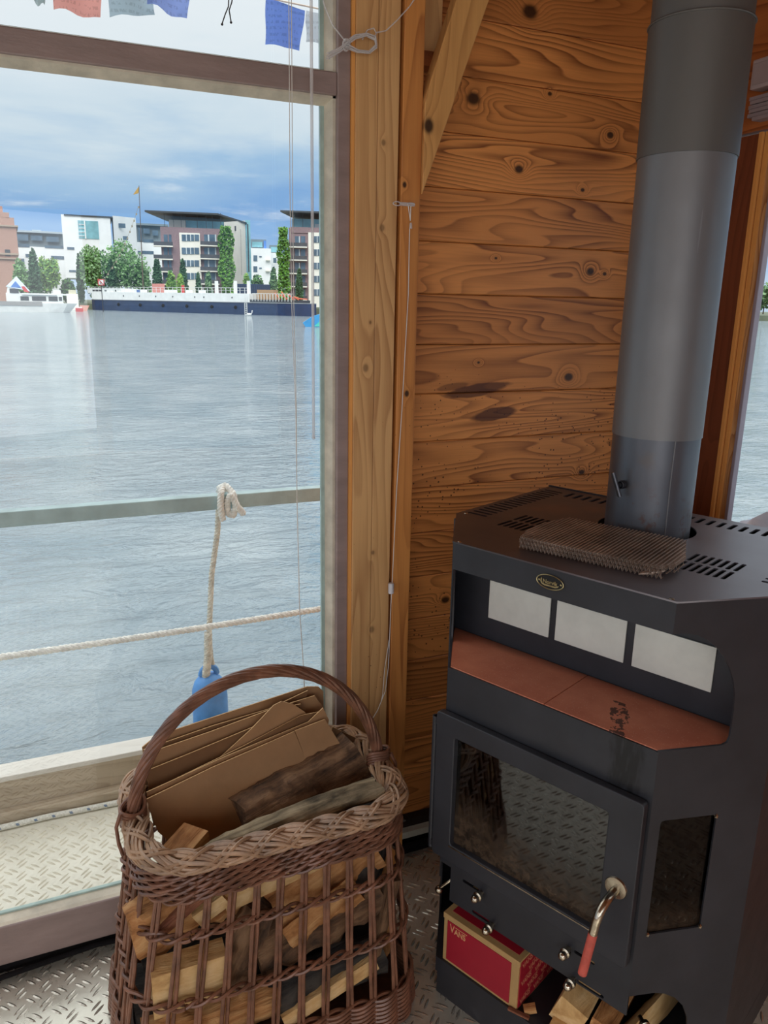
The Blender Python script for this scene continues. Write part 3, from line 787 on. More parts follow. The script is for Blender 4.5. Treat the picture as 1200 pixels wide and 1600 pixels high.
# pull cord with its clip and weight
pc_ = thing('pull_cord', 'white pull cord clipped to the orange post with a small weight', 'cord', tuple(onY(611, 925, 1.64)))
b = MB(); b.tube([onY(638, 322, 1.640), onY(641, 345, 1.640)], .0010, 5); b.tube([onY(642, 322, 1.640), onY(641, 345, 1.640)], .0010, 5)
b.tube([onY(640, 356, 1.640), onY(638, 460, 1.640), onY(628, 640, 1.640), onY(620, 760, 1.640), onY(613, 905, 1.640), onY(611, 940, 1.640), onY(607, 1040, 1.640), onY(602, 1080, 1.638), onY(590, 1110, 1.632), onY(574, 1136, 1.625)], .0009, 6)
b.tube([onY(608, 1000, 1.640), onY(601, 1045, 1.64), onY(598, 1085, 1.638), onY(595, 1098, 1.636)], .0008, 6)
b.build('cord_line', M_cord, pc_, smooth=True)
b = MB(); a = onY(611, 905, 1.638); c = onY(611, 927, 1.638); b.lathe([(.0005, 0), (.0066, .0008), (.0070, .003), (.0070, .024), (.0062, .027), (.0005, .0275)], (a.x, 1.637, c.z), 16); b.build('cord_weight', simple('pale_plastic', (220, 214, 214), .4), pc_, smooth=True)
b = MB(); a = onY(641, 358, 1.64); b.lathe([(.0004, 0), (.0038, .0008), (.0030, .010), (.0022, .013), (.0004, .0132)], (a.x, 1.638, a.z), 12); b.build('cord_toggle', M_clear, pc_, smooth=True)
b = MB(); a = onY(637, 319, 1.638)
b.box((a.x, 1.642, a.z), (.034, .006, .007)); b.tube([(a.x - .024 + .009 * math.cos(t), 1.641, a.z + .004 * math.sin(t)) for t in [2 * PI * i / 12 for i in range(12)]], .0014, 6, loop=True)
b.tube([(a.x + .008 + .009 * math.cos(t), 1.638, a.z + .003 * math.sin(t)) for t in [2 * PI * i / 12 for i in range(12)]], .0012, 6, loop=True)
b.build('cord_clip', M_clear, pc_)
# bundle of clear wire
b = MB(); YW = 1.632
def WP(x, y, dy=0): return onY(x, y, YW + dy)
b.tube([WP(497, -30), WP(508, 12), WP(520, 40), WP(541, 66)], .0016, 6)
b.tube([WP(660, -20), WP(640, 10), WP(620, 32), WP(603, 48), WP(588, 51)], .0014, 6)
for q in range(9):
    ox_, oy_ = rnd.uniform(-3, 3), rnd.uniform(-4, 4); d_ = rnd.uniform(-.012, .006)
    b.tube([WP(542 + ox_, 68 + oy_, d_), WP(556 + ox_, 58 + oy_, d_), WP(574 + ox_, 54 + oy_ * .6, d_), WP(587 + ox_ * .5, 60 + oy_, d_), WP(589 + ox_ * .5, 72 + oy_, d_), WP(578 + ox_, 82 + oy_ * .5, d_), WP(560 + ox_, 80 + oy_ * .5, d_), WP(543 + ox_, 72 + oy_, d_)], .0014, 6)
    b.tube([WP(543 + ox_, 70 + oy_, d_), WP(532 + ox_, 78 + oy_, d_), WP(515 + ox_ * 2, 88 + oy_ * 1.4, d_)], .0014, 6)
b.tube([WP(566, 62), WP(574, 47), WP(584, 44), WP(588, 52), WP(584, 62)], .0014, 6)
b.tube([WP(541 + 5 * math.cos(t), 70 + 9 * math.sin(t), .004 * math.cos(t * 2) - .012) for t in [2 * PI * i / 14 for i in range(14)]], .0022, 6, loop=True)
tag(b.build('wire_bundle', M_clear, smooth=True, recentre=True), 'coiled bundle of clear wire tied up beside the transom end', 'wire')
# black cable under the window
b = MB()
b.tube([(-1.2, 1.645, .012), (-.6, 1.648, .011), (-.23, 1.643, .012), (-.10, 1.648, .018), (.0, 1.652, .022), (.12, 1.65, .012), (.5, 1.647, .011)], .006, 8)
tag(b.build('black_cable', M_blackrub, smooth=True, recentre=True), 'thin black cable lying on the floor under the window', 'cable')

# ================================================================== THE STOVE
ST = thing('wood_stove', 'charcoal wood-burning stove with terracotta bake shelf, standing in the corner', 'stove', (.691, 1.254, 0), R(-66.16))
TH = .004
XY2XZ = Matrix(((1, 0, 0, 0), (0, 0, -1, 0), (0, 1, 0, 0), (0, 0, 0, 1)))      # plate xy -> xz, thickness along y
L_CH = math.hypot(.123, .17); aC = math.atan2(.17, .123)
def chM(mirror=False):
    M = Matrix.Translation((.437, 0, 0)) @ Matrix.Rotation(aC, 4, 'Z') @ XY2XZ
    if mirror: M = Matrix.Translation((.437, 0, 0)) @ Matrix.Diagonal((-1, 1, 1, 1)) @ M if False else Matrix.Translation((.4370, 0, 0)) @ Matrix.Diagonal((-1, 1, 1, 1)) @ M
    return M
FW_ = .437
def P2(x, y): return (x, y)
outl = [(0, 0), (FW_, 0), (FW_ + .123, .17), (FW_ + .123, .55), (-.123, .55), (-.123, .17)]
# plinth
b = MB(); b.prism([(x, y, 0) for x, y in [(.004, .002), (FW_ - .004, .002), (FW_ + .118, .17), (FW_ + .118, .54), (-.118, .54), (-.118, .17)]], (0, 0, .055))
b.prism([(x, y, .057) for x, y in outl], (0, 0, .038))
b.build('plinth', M_steel, ST, local=True)
# front panel between hood opening and wood store
b = MB()
out = [(.0, .800), (.0, .345), (.030, .345), (.030, .262), (FW_, .262), (FW_, .800)]
slots = []
for (sx0, sx1, sz) in ((.060, .100, .331), (.088, .128, .272), (.330, .372, .328), (.345, .392, .268)):
    pass
holes = [rrect(.062, .104, .328, .335, .003), rrect(.090, .134, .2685, .2755, .003), rrect(.325, .368, .325, .332, .003), rrect(.338, .392, .2655, .2725, .003), rrect(.050, .385, .405, .672, .01)]
plate('front_panel', out, holes, TH, Matrix.Translation((0, TH / 2, 0)) @ XY2XZ, M_body, ST)
# hood band
plate('hood_band', [(0, 1.008), (FW_, 1.008), (FW_, 1.061), (0, 1.061)], [], TH, Matrix.Translation((0, TH / 2, 0)) @ XY2XZ, M_steel, ST)
# chamfer panels
arc = [(.026, 1.0085), (.045, 1.004), (.062, .995), (.080, .981), (.096, .963), (.109, .943), (.120, .918), (.126, .893), (.128, .868), (.128, .815), (.125, .806), (.116, .802)]
low = [(.130, .096), (.130, .200), (.126, .232), (.114, .262), (.094, .285), (.072, .298), (.050, .304)]
co = [(0, .802), (0, .305)] + low[::-1] + [(.2098, .096), (.2098, 1.061), (0, 1.061), (0, 1.0085)] + arc
winh = rrect(.020, .125, .436, .668, .007)
Mr = Matrix.Translation((FW_, 0, 0)) @ Matrix.Rotation(aC, 4, 'Z') @ Matrix.Translation((0, TH / 2, 0)) @ XY2XZ
Mirror = Matrix.Translation((FW_ / 2, 0, 0)) @ Matrix.Diagonal((-1, 1, 1, 1)) @ Matrix.Translation((-FW_ / 2, 0, 0))
plate('corner_panel', co, [winh], TH, Mr, M_steel, ST)
plate('corner_panel', co, [winh], TH, Mirror @ Mr, M_steel, ST)
# sides and back
b = MB(); b.bb(FW_ + .119, FW_ + .123, .17, .55, .096, 1.061, None); b.build('side_panel', M_steel, ST, local=True)
b = MB(); b.bb(-.123, -.119, .17, .55, .096, 1.061, None); b.build('side_panel', M_steel, ST, local=True)
b = MB(); b.bb(-.119, FW_ + .119, .545, .55, .096, 1.061); b.build('back_panel', M_steel, ST, local=True)
b = MB(); b.bb(-.127, -.123, .165, .56, .20, 1.052); b.bb(-.127, .10, .550, .556, .20, 1.066); b.build('heat_shield', M_steel, ST, local=True)
# top plate with vents
holes = []
for i in range(17):                                    # left and right side strips: slots run across
    y = .195 + i * .0195
    holes.append(rrect(-.112, -.062, y - .0048, y + .0048, .004, 2))
    holes.append(rrect(FW_ + .062, FW_ + .112, y - .0048, y + .0048, .004, 2))
for i in range(24):                                    # strip along the back
    x = -.040 + i * .0225
    holes.append(rrect(x - .0052, x + .0052, .478, .525, .0045, 2))
for gx in (-.006, .366):
    for i in range(7):
        x = gx + i * .0137
        holes.append(rrect(x - .0040, x + .0040, .156, .207, .0035, 2))
        holes.append(rrect(x - .0040, x + .0040, .215, .266, .0035, 2))
PX, PY = .2165, .368
holes.append(circ(PX, PY, .0975, 40))
tp = [(-.0015, -.0015), (FW_ + .0015, -.0015), (FW_ + .1245, .169), (FW_ + .1245, .5515), (-.1245, .5515), (-.1245, .169)]
plate('top_plate', tp, holes, .003, Matrix.Translation((0, 0, 1.0625)), M_top, ST)
b = MB(); b.prism([(x, y, 1.012) for x, y in [(.006, .006), (FW_ - .006, .006), (FW_ + .116, .172), (FW_ + .116, .54), (-.116, .54), (-.116, .172)]], (0, 0, .004)); b.build('dark_hood_deck', M_soot, ST, local=True)  # inner hood deck, black to put shade behind the vent slots
# little spot welds on the top plate edge
for (wx, wy) in ((.012, .004), (FW_ - .010, .004), (-.108, .182), (-.118, .53)):
    b = MB(); vs, fs = icos((wx, wy, 1.064), .0035, 1, (1.6, 1, .5)); b.add(vs, fs); b.build('spot_weld', M_nickel, ST, local=True, smooth=True)
# shelf cavity
YB_ = .168
b = MB(); b.bb(-.118, FW_ + .118, YB_, YB_ + .004, .79, 1.012); b.build('shelf_back', M_steel, ST, local=True)
for i, x0 in enumerate((-.0235, .1395, .3045)):
    b = MB(); b.bb(x0, x0 + .148, YB_ - .004, YB_ - .0005, .852, .937); p_ = b.build('white_plate', M_white, ST, local=True, bevel=.0006)
b = MB(); b.prism([(x, y, .780) for x, y in [(.005, .005), (FW_ - .005, .005), (FW_ + .070, .105), (FW_ + .115, .168), (-.115, .168), (-.070, .105)]], (0, 0, .008)); b.build('shelf_tray', M_soot, ST, local=True)
hx = .2182
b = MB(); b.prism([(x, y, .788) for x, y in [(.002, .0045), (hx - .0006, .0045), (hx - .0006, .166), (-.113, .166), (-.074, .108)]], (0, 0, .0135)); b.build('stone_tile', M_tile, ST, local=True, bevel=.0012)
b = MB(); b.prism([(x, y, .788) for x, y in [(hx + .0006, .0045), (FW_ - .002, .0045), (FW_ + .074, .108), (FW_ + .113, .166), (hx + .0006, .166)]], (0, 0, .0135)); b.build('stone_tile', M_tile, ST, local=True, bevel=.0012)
# firebox: brick cavity with an ash bed
b = MB()
b.bb(-.10, FW_ + .10, .40, .41, .385, .70)
for zf in (.375, .70): b.prism([(x, y, zf) for x, y in [(.012, .012), (FW_ - .012, .012), (FW_ + .100, .172), (FW_ + .100, .41), (-.100, .41), (-.100, .172)]], (0, 0, .01))
b.bb(-.105, -.095, .19, .41, .385, .70); b.bb(FW_ + .095, FW_ + .105, .19, .41, .385, .70)
b.build('firebox_lining', M_fireb, ST, local=True)
b = MB(); n_ = 26; vs = []
for j in range(n_ + 1):
    for i in range(n_ + 1):
        u, v = i / n_, j / n_
        y_ = .025 + .37 * v; hw_ = .20 + min(.11, .6 * (y_ - .02)); x_ = FW_ / 2 + hw_ * (2 * u - 1)
        z_ = .392 + .03 * v + .016 * math.sin(u * 9 + v * 4) * math.sin(v * 7) + rnd.uniform(-.006, .010)
        vs.append((x_, y_, z_))
b.add(vs, [(j * (n_ + 1) + i, j * (n_ + 1) + i + 1, (j + 1) * (n_ + 1) + i + 1, (j + 1) * (n_ + 1) + i) for j in range(n_) for i in range(n_)])
ab = b.build('ash_bed', M_ash, ST, local=True); ab['kind'] = 'stuff'
# door
DY = -.017
dr = plate('door', rrect(-.0075, .4305, .376, .706, .006), [rrect(.0355, .3745, .4135, .6665, .008)], .012, Matrix.Translation((0, DY + .006, 0)) @ XY2XZ, M_steel, ST, bevel=.0022)
b = MB()
b.bb(.030, .380, -.006, -.0045, .408, .672); b.build('door_glass', M_sglass, dr, local=True)
b = MB()
for (x0, x1, z0, z1) in ((.0345, .3755, .4115, .4140), ):
    b.bb(x0, x1, DY - .0035, DY + .002, z0, z1)
b.build('glass_trim', M_nickel, dr, local=True)
b = MB()   # handle escutcheon and bent rod
Mh = Matrix.Translation((.400, DY - .002, .528)) @ Matrix.Rotation(R(90), 4, 'X')
b.lathe([(.001, .0055), (.011, .0055), (.0195, .0035), (.021, 0)], (0, 0, 0), 28, Mh)
b.build('handle_rosette', M_nickel, dr, local=True, smooth=True)
hp = []
for i in range(13):
    a = R(90 * i / 12); rr_ = .034
    hp.append((.400 - .004 * (1 - math.cos(a)), DY - .006 - .020 - rr_ * math.sin(a), .522 - rr_ * (1 - math.cos(a))))
hp = [(.400, DY, .524), (.400, DY - .015, .523)] + hp
e_ = hp[-1]; hp2 = hp + [(e_[0] - .002, e_[1] - .002, e_[2] - .020)]
b = MB(); b.tube(hp2, .0078, 14); b.build('door_handle', M_nickel, dr, local=True, smooth=True)
e2 = hp2[-1]
b = MB(); b.tube([e2, (e2[0] - .010, e2[1] - .004, e2[2] - .088)], .0080, 14); b.build('handle_grip', M_redgrip, dr, local=True, smooth=True)['label'] = 'red painted lower end of the handle'
# hinge rod on the left of the door
b = MB(); b.tube([(-.019, -.010, .385), (-.019, -.010, .690)], .0060, 12); b.bb(-.020, -.006, -.015, .004, .386, .400); b.bb(-.020, -.006, -.015, .004, .674, .690)
vs, fs = icos((-.019, -.010, .381), .006, 2); b.add(vs, fs)
b.build('hinge_rod', M_steel, ST, local=True, smooth=True)
# air slide knobs
def knob(x, y, z, nx=0.0, ny=-1.0, dark=False):
    nv = Vector((nx, ny, 0)).normalized()
    base = Vector((x, y, z))
    q = nv.to_track_quat('Z', 'X').to_matrix().to_4x4()
    Mk = Matrix.Translation(base) @ q
    b = MB(); b.lathe([(.0045, -.004), (.0045, .010), (.0095, .010), (.0100, .0125), (.0100, .017), (.0070, .019), (.0075, .0205), (.0085, .024), (.0078, .028), (.0050, .0315), (.0005, .033)], (0, 0, 0), 20, Mk)
    b.build('air_knob', M_nickel, ST, local=True, smooth=True)
knob(.112, .0, .331); knob(.143, .0, .272); knob(.315, .0, .3285); knob(.331, .0, .269)
nrm = (math.sin(aC), -math.cos(aC))
knob(FW_ + .030 * math.cos(aC), .030 * math.sin(aC), .250, nrm[0], nrm[1])
# left knob on its bar, seen through the arch
b = MB(); b.bb(-.030, .01, .050, .058, .300, .345); b.build('slide_bar', M_soot, ST, local=True)
b = MB(); b.tube([(.040, .030, .325), (.030, .008, .312), (.008, -.004, .284)], .0028, 8); b.build('slide_rod', M_nickel, ST, local=True, smooth=True)
b = MB(); vs, fs = icos((.005, -.006, .278), .0088, 3); b.add(vs, fs); b.build('air_knob', M_nickel, ST, local=True, smooth=True)
# side glass in the right corner panel (and its twin)
for MM in (Mr, Mirror @ Mr):
    q = MB(); q.prism([MM @ Vector((u, z, -.0045)) for u, z in rrect(.014, .131, .430, .674, .004, 2)], (MM.to_3x3() @ Vector((0, 0, -.003))))
    q.build('side_glass', M_sglass2, ST, local=True)
for (u, z) in ((.1235, .6655), (.0215, .4375), (.1235, .4385)):
    q = MB(); p = Mr @ Vector((u, z, .003)); vs, fs = icos(p, .004, 1, (1, 1, 1.2)); q.add(vs, fs); q.build('glass_clip', M_nickel, ST, local=True)
# badge
Mb = Matrix.Translation((.2150, -.0005, 1.0375)) @ XY2XZ
b = MB()
ring = [(.0265 * math.cos(t), .0128 * math.sin(t)) for t in [2 * PI * i / 48 for i in range(48)]]
bd = plate('badge', ring, [], .0020, Mb, M_soot, ST)
b.tube([Mb @ Vector((x, y, .0016)) for x, y in ring], .0011, 6, loop=True)
b.build('badge_rim', M_brass, bd, local=True, smooth=True)
for sx_ in (-.0215, .0215):
    b = MB(); vs, fs = icos(Mb @ Vector((sx_, 0, .0016)), .0022, 2, (1, .6, 1)); b.add(vs, fs); b.build('badge_rivet', M_brass, bd, local=True, smooth=True)
text('badge_lettering', 'Norvik', .0098, Mb @ Matrix.Translation((-.0142, -.0035, .0014)), M_brass, bd, th=.0006, sx=1.02, offset=.0003)
b = MB()
sh = [(-.0185, .003), (-.0172, .0055), (-.0158, .0030), (-.0165, .0), (-.0150, -.0040), (-.0110, -.0052), (.010, -.0052), (.0150, -.0040), (.0182, -.0022), (.0165, -.0060), (.0110, -.0080), (-.0110, -.0080), (-.0165, -.0060), (-.0190, -.0020)]
b.prism([Mb @ Vector((x, y, .0010)) for x, y in sh], Mb.to_3x3() @ Vector((0, 0, .0010))); b.build('badge_ship', M_brass, bd, local=True)

# ---- flue pipe standing on the stove collar
pw = wmat(ST) @ Vector((PX, PY, 0))
PI_ = thing('flue_pipe', 'grey metal flue pipe rising from the stove top, dark steel at its foot', 'pipe', (pw.x, pw.y, 1.045))
def pipe_sec(name, z0, z1, r, m, n=64, lip=0.0):
    q = MB(); q.lathe([(r, z0), (r, z1), (r - .003, z1), (r - .003, z0)], (0, 0, 0), n)
    # make it an open shell: the closing ring joins inner and outer walls
    q.f = [f for f in q.f if len(f) <= 4]; q.mi = [0] * len(q.f)
    for i in range(n):
        q.f.append((i, (i + 1) % n, 3 * n + (i + 1) % n, 3 * n + i)); q.mi.append(0)
    return q.build(name, m, PI_, local=True, smooth=True)
s1 = pipe_sec('lower_section', 0, 1.262 - 1.045, .0842, M_pipe1)
s2 = pipe_sec('middle_section', 1.258 - 1.045, 1.770 - 1.045, .0862, M_pipe2)
s3 = pipe_sec('upper_section', 1.766 - 1.045, 1.985 - 1.045, .0885, M_pipe3)
s4 = pipe_sec('ceiling_section', 1.975 - 1.045, 2.46 - 1.045, .0860, M_pipe3)
b = MB(); b.tube([(.0888 * math.cos(t), .0888 * math.sin(t), 1.983 - 1.045) for t in [2 * PI * i / 64 for i in range(64)]], .0022, 6, loop=True); b.build('joint_bead', M_pipe3, s3, local=True, smooth=True)
# weld seam and damper handle on the lower section
tocam = Vector((-pw.x, -pw.y, 0)).normalized(); side = Vector((tocam.y, -tocam.x, 0))   # side = camera right?
if side.dot(_rt) < 0: side = -side
def on_pipe(off, z, r=.0845):    # off: lateral fraction towards camera right
    c_ = math.sqrt(max(0, 1 - off * off)); p = (side * off + tocam * c_) * r; return Vector((p.x, p.y, z - 1.045))
b = MB(); b.tube([on_pipe(.42, 1.26), on_pipe(.41, 1.18), on_pipe(.42, 1.10), on_pipe(.42, 1.05)], .0013, 6); b.build('weld_seam', M_pipe2, s1, local=True, smooth=True)
kp = on_pipe(-.58, 1.165); kn = Vector((kp.x, kp.y, 0)).normalized()
b = MB()
b.tube([kp - kn * .004, kp + kn * .016], .0042, 10)
for k in range(4): b.tube([kp + kn * (.004 + k * .003) + (kn.cross(Vector((0, 0, 1))) * math.cos(t) + Vector((0, 0, 1)) * math.sin(t)) * .0072 for t in [2 * PI * i / 16 for i in range(16)]], .0013, 6, loop=True)
b.build('damper_spindle', M_steel, s1, local=True, smooth=True)
hv = (Vector((0, 0, 1)) + side * -.36).normalized(); hc = kp + kn * .018 - side * .004
b = MB(); b.tube([hc - hv * .024, hc + hv * .026], .0042, 12); b.build('damper_handle', simple('bare_steel_rod', (96, 96, 100), .35, .9), s1, local=True, smooth=True)

# ---- folded block of corrugated expanded metal lying on the stove top
MX = thing('metal_mesh_pad', 'bronze tinted wire mesh pad lying on the stove top', 'mesh', (0, 0, 0), 0)
Mm = wmat(ST) @ Matrix.Translation((.100, .052, 1.0645)) @ Matrix.Rotation(R(5.0), 4, 'Z')
MX.location = Mm.translation; MX.rotation_euler = (0, 0, R(-66.16 + 5.0))
nx_, per = 40, .0073; LEN = nx_ * per; DEP = .19; hh = .0074
b = MB()
def prof(layer):
    pts = []
    for i in range(nx_):
        x = i * per + (per / 2 if layer % 2 else 0)
        pts += [(x, 0), (x + per * .22, hh * .5), (x + per * .34, hh), (x + per * .66, hh), (x + per * .78, hh * .5)]
    return [(x, z + layer * hh * .98) for x, z in pts]
ylim = lambda x: (.0, DEP - .010 * x / LEN)
def clipx(x, y):           # slanted left and right ends
    lo = .0 if y > .05 else (.05 - y) * .25
    lo = max(lo, (y - .12) * .3); hi = LEN - max(0, (y - .08)) * .30 - max(0, (.035 - y)) * .45
    return lo <= x <= hi
for layer in range(3):
    pr = prof(layer)
    ys = [DEP * k / 38 for k in range(39)] if layer == 2 else ([0, .0035, .007, .05, .10, .14, DEP - .004, DEP])
    for y in ys:
        run = []
        for (x, z) in pr:
            if clipx(x, y): run.append((x, y, z))
        if len(run) > 1: b.tube(run, .00055, 4)
    for i in range(nx_):        # ridge strips running back
        x0 = i * per + (per / 2 if layer % 2 else 0) + per * .34; x1 = x0 + per * .32
        yy = [y for y in [DEP * k / 24 for k in range(25)] if clipx(x0, y) and clipx(x1, y)]
        if len(yy) < 2: continue
        z = hh + layer * hh * .98
        b.bb(x0, x1, min(yy), max(yy), z - .0004, z + .0005)
        if layer < 2: continue
        x2 = x0 - per * .34; b.bb(x2 - .0003, x2 + .0009, min(yy), max(yy), z - hh - .0003, z - hh + .0004)
b.build('corrugated_mesh', M_bronzewire, MX, local=True)
b = MB(); b.prism([(LEN - .050, -.004, .002), (LEN - .030, .004, .004), (LEN - .012, .012, .012), (LEN - .040, .006, .010)], (0, .0, .0015)); b.build('bent_tab', M_bronzewire, MX, local=True)

# ---- shoe box in the wood store
BX = thing('shoe_box', 'red and kraft printed shoe box standing in the wood store under the stove', 'box', tuple(wmat(ST) @ Vector((.112, .005, .0955))), R(-66.16))
bw, bdp, bh = .194, .30, .124
b = MB(); b.bb(-bw / 2, bw / 2, 0, bdp, 0, bh - .002); b.build('box_body', M_kraft, BX, local=True, bevel=.001)
b = MB(); b.bb(-bw / 2 - .0015, bw / 2 + .0015, -.0015, bdp + .0015, bh - .014, bh); b.build('lid', M_kraft, BX, local=True, bevel=.001)
e = .0021
b = MB()
b.bb(-bw / 2 + .011, bw / 2 - .018, -e, -.0004, .008, bh - .014)                # front print
b.bb(-bw / 2 + .012, bw / 2 - .010, .014, bdp - .01, bh - .0005, bh + .0006)
b.bb(bw / 2, bw / 2 + .0020, .004, bdp - .004, .006, bh - .004)
b.build('red_print', M_redbox, BX, local=True)
Mf = Matrix.Translation((-bw / 2 + .018, -e - .0002, bh - .034)) @ XY2XZ
text('lettering', 'V', .0285, Mf @ Matrix.Translation((.0, -.004, 0)), M_ltprint, BX, th=.0002, sx=.72, offset=.0002)
text('lettering', 'ANS', .0205, Mf @ Matrix.Translation((.0125, -.004, 0)), M_ltprint, BX, th=.0002, sx=.74, offset=.0004, space=1.05)
b = MB(); b.bb(-bw / 2 + .0325, -bw / 2 + .0640, -e - .0005, -e, bh - .0210, bh - .0195); b.build('lettering_bar', M_ltprint, BX, local=True)
Ms = Matrix.Translation((bw / 2 + .0023, 0, 0)) @ Matrix(((0, 0, 1, 0), (1, 0, 0, 0), (0, 1, 0, 0), (0, 0, 0, 1)))
for r_ in range(5):
    for c_ in range(-1, 5):
        x_ = .010 + c_ * .052 + (r_ % 2) * .026; z_ = .010 + r_ * .0225
        if x_ < .006 or x_ > bdp - .045: continue
        pr = text('repeat_lettering', 'VANS', .0185, Ms @ Matrix.Translation((x_, z_, 0)) @ Matrix.Rotation(R(6), 4, 'Z'), M_vans, BX, th=.0001, sx=.82, offset=.0003)
        b = MB(); b.prism([Ms @ Matrix.Translation((x_, z_, 0)) @ Matrix.Rotation(R(6), 4, 'Z') @ Vector(q) for q in ((.014, .0150, 0), (.043, .0150, 0), (.043, .0163, 0), (.014, .0163, 0))], Ms.to_3x3() @ Vector((0, 0, .0002)))
        b.build('repeat_lettering_bar', M_vans, BX, local=True)

# ================================================================== FIREWOOD
def log(label, p0, p1, w, h, m, roll=0.0, kind='split', group=None, seed=0, cat='log', name='firewood_log', taper=1.0, curve=0.0, nseg=14, rough=1.0):
    p0, p1 = Vector(p0), Vector(p1); L = (p1 - p0).length; t = (p1 - p0).normalized()
    rr = random.Random(seed * 31 + 5)
    up = Vector((0, 0, 1)); yv = up.cross(t).normalized(); zv = t.cross(yv)
    Mo = Matrix((( t.x, yv.x, zv.x), (t.y, yv.y, zv.y), (t.z, yv.z, zv.z))).to_4x4() @ Matrix.Rotation(R(roll), 4, 'X')
    if kind == 'split': base = [(-1, -.75), (-.5, -1), (.2, -.95), (.95, -.7), (1, -.1), (.75, .55), (.3, .9), (-.2, 1), (-.6, .6), (-1, -.05)]
    elif kind == 'wedge': base = [(-1, -1), (-.3, -.98), (.5, -.95), (1, -.9), (.9, -.3), (.6, .2), (.35, .6), (0, 1), (-.3, .5), (-.7, -.2)]
    elif kind == 'board': base = [(-1, -1), (-.33, -1), (.33, -1), (1, -1), (1, 0), (1, 1), (.33, 1), (-.33, 1), (-1, 1), (-1, 0)]
    else: base = [(math.cos(2 * PI * i / 12), math.sin(2 * PI * i / 12)) for i in range(12)]
    n = len(base); amp = 0 if kind == 'board' else .15 * rough
    per = [[rr.uniform(-1, 1) for _ in range(4)] for _ in range(n)]
    rings = []
    for k in range(nseg + 1):
        u = k / nseg; s = 1 + (taper - 1) * u; cz = curve * math.sin(PI * u)
        ring = []
        for i, (a, c) in enumerate(base):
            q = per[i]
            d = 1 + amp * (q[0] * math.sin(u * 9 + q[1] * 6) + .7 * q[2] * math.sin(u * 23 + q[3] * 6) + rr.uniform(-.35, .35))
            ring.append(Vector((L * u + (rr.uniform(-.006, .006) if k in (0, nseg) and kind != 'board' else 0), a * w / 2 * s * d, c * h / 2 * s * d + cz)))
        rings.append(ring)
    b = MB(); b.loft(rings)
    o = b.build(name, m, None, smooth=(kind != 'board'))
    o.matrix_world = Matrix.Translation(p0) @ Mo
    tag(o, label, cat, group); return o

# ================================================================== THE WICKER BASKET
ZR = .500
def bparam(z):
    t = max(0, min(1, (ZR - z) / ZR)); t = t ** .9
    cx = .352 * (1 - t) + .328 * t; a = .272 * (1 - t) + .322 * t
    cy = 1.420 * (1 - t) + 1.392 * t; b_ = .178 * (1 - t) + .205 * t
    return cx, cy, a, b_
def bpath(z, inset=0.0, n=160, corner=.10):
    cx, cy, a, b_ = bparam(z); a -= inset; b_ -= inset; r = corner - inset * .5
    pts = []
    # superellipse-like rounded rectangle sampled by arc length, starting at front-left
    segs = [((cx - a + r, cy - b_), (cx + a - r, cy - b_), None), ((cx + a - r, cy - b_ + r), -90, 0), ((cx + a, cy - b_ + r), (cx + a, cy + b_ - r), None),
            ((cx + a - r, cy + b_ - r), 0, 90), ((cx + a - r, cy + b_), (cx - a + r, cy + b_), None), ((cx - a + r, cy + b_ - r), 90, 180),
            ((cx - a, cy + b_ - r), (cx - a, cy - b_ + r), None), ((cx - a + r, cy - b_ + r), 180, 270)]
    raw = []
    for s in segs:
        if s[2] is None:
            for i in range(20): raw.append((s[0][0] + (s[1][0] - s[0][0]) * i / 20, s[0][1] + (s[1][1] - s[0][1]) * i / 20))
        else:
            for i in range(12):
                a_ = R(s[1] + (s[2] - s[1]) * i / 12); raw.append((s[0][0] + r * math.cos(a_), s[0][1] + r * math.sin(a_)))
    raw.append(raw[0])
    d = [0]
    for i in range(len(raw) - 1): d.append(d[-1] + math.hypot(raw[i + 1][0] - raw[i][0], raw[i + 1][1] - raw[i][1]))
    Lt = d[-1]; k = 0; out = []
    for i in range(n):
        s_ = Lt * i / n
        while d[k + 1] < s_: k += 1
        f = (s_ - d[k]) / (d[k + 1] - d[k]); x = raw[k][0] + (raw[k + 1][0] - raw[k][0]) * f; y = raw[k][1] + (raw[k + 1][1] - raw[k][1]) * f
        out.append(Vector((x, y, z)))
    return out, Lt
BK = thing('log_basket', 'tall brown wicker log basket with an arched handle in front of the window', 'basket', (.33, 1.40, 0))
NST = 34
def stake_pt(i, z, inset=.0):
    p, _ = bpath(z, inset, NST * 2)
    return p[(2 * i + 1) % (NST * 2)]
for i in range(NST):
    b = MB()
    for s in (-1, 1):
        pts = []
        for k in range(9):
            z = .02 + (ZR - .03) * k / 8
            p, _ = bpath(z, .012, NST * 12)
            j = (12 * i + 6 + s * 1) % (NST * 12)
            jit = .0015 * math.sin(i * 3.1 + k * 1.3 + s)
            q = p[j]
            pts.append((q.x + jit, q.y + jit, z))
        b.tube(pts, .0041, 7)
    b.build('stake', M_wick, BK, smooth=True)
def framepath(z, inset, n):
    P, L = bpath(z, inset, n); fr = []
    for i in range(n):
        t = (P[(i + 1) % n] - P[i - 1]).normalized(); o = Vector((t.y, -t.x, 0)); fr.append(o)
    return P, fr, L
def weave_band(name, z0, strands, rr, rs, turns, wob=0.0, mt=M_wick, tilt=0.0):
    n = 560; P, fr, L = framepath(z0, .012, n); b = MB()
    for s in range(strands):
        pts = []
        for i in range(n):
            a = 2 * PI * (s / strands + turns * i / n)
            pts.append(P[i] + fr[i] * (rr * math.cos(a)) + Vector((0, 0, rr * .85 * math.sin(a) + wob * math.sin(i * 2 * PI / n * 3 + z0 * 40))))
        b.tube(pts, rs, 6, loop=True)
    return b.build(name, mt, BK, smooth=True)
weave_band('weave_row', .352, 3, .0078, .0036, NST / 2, .002)
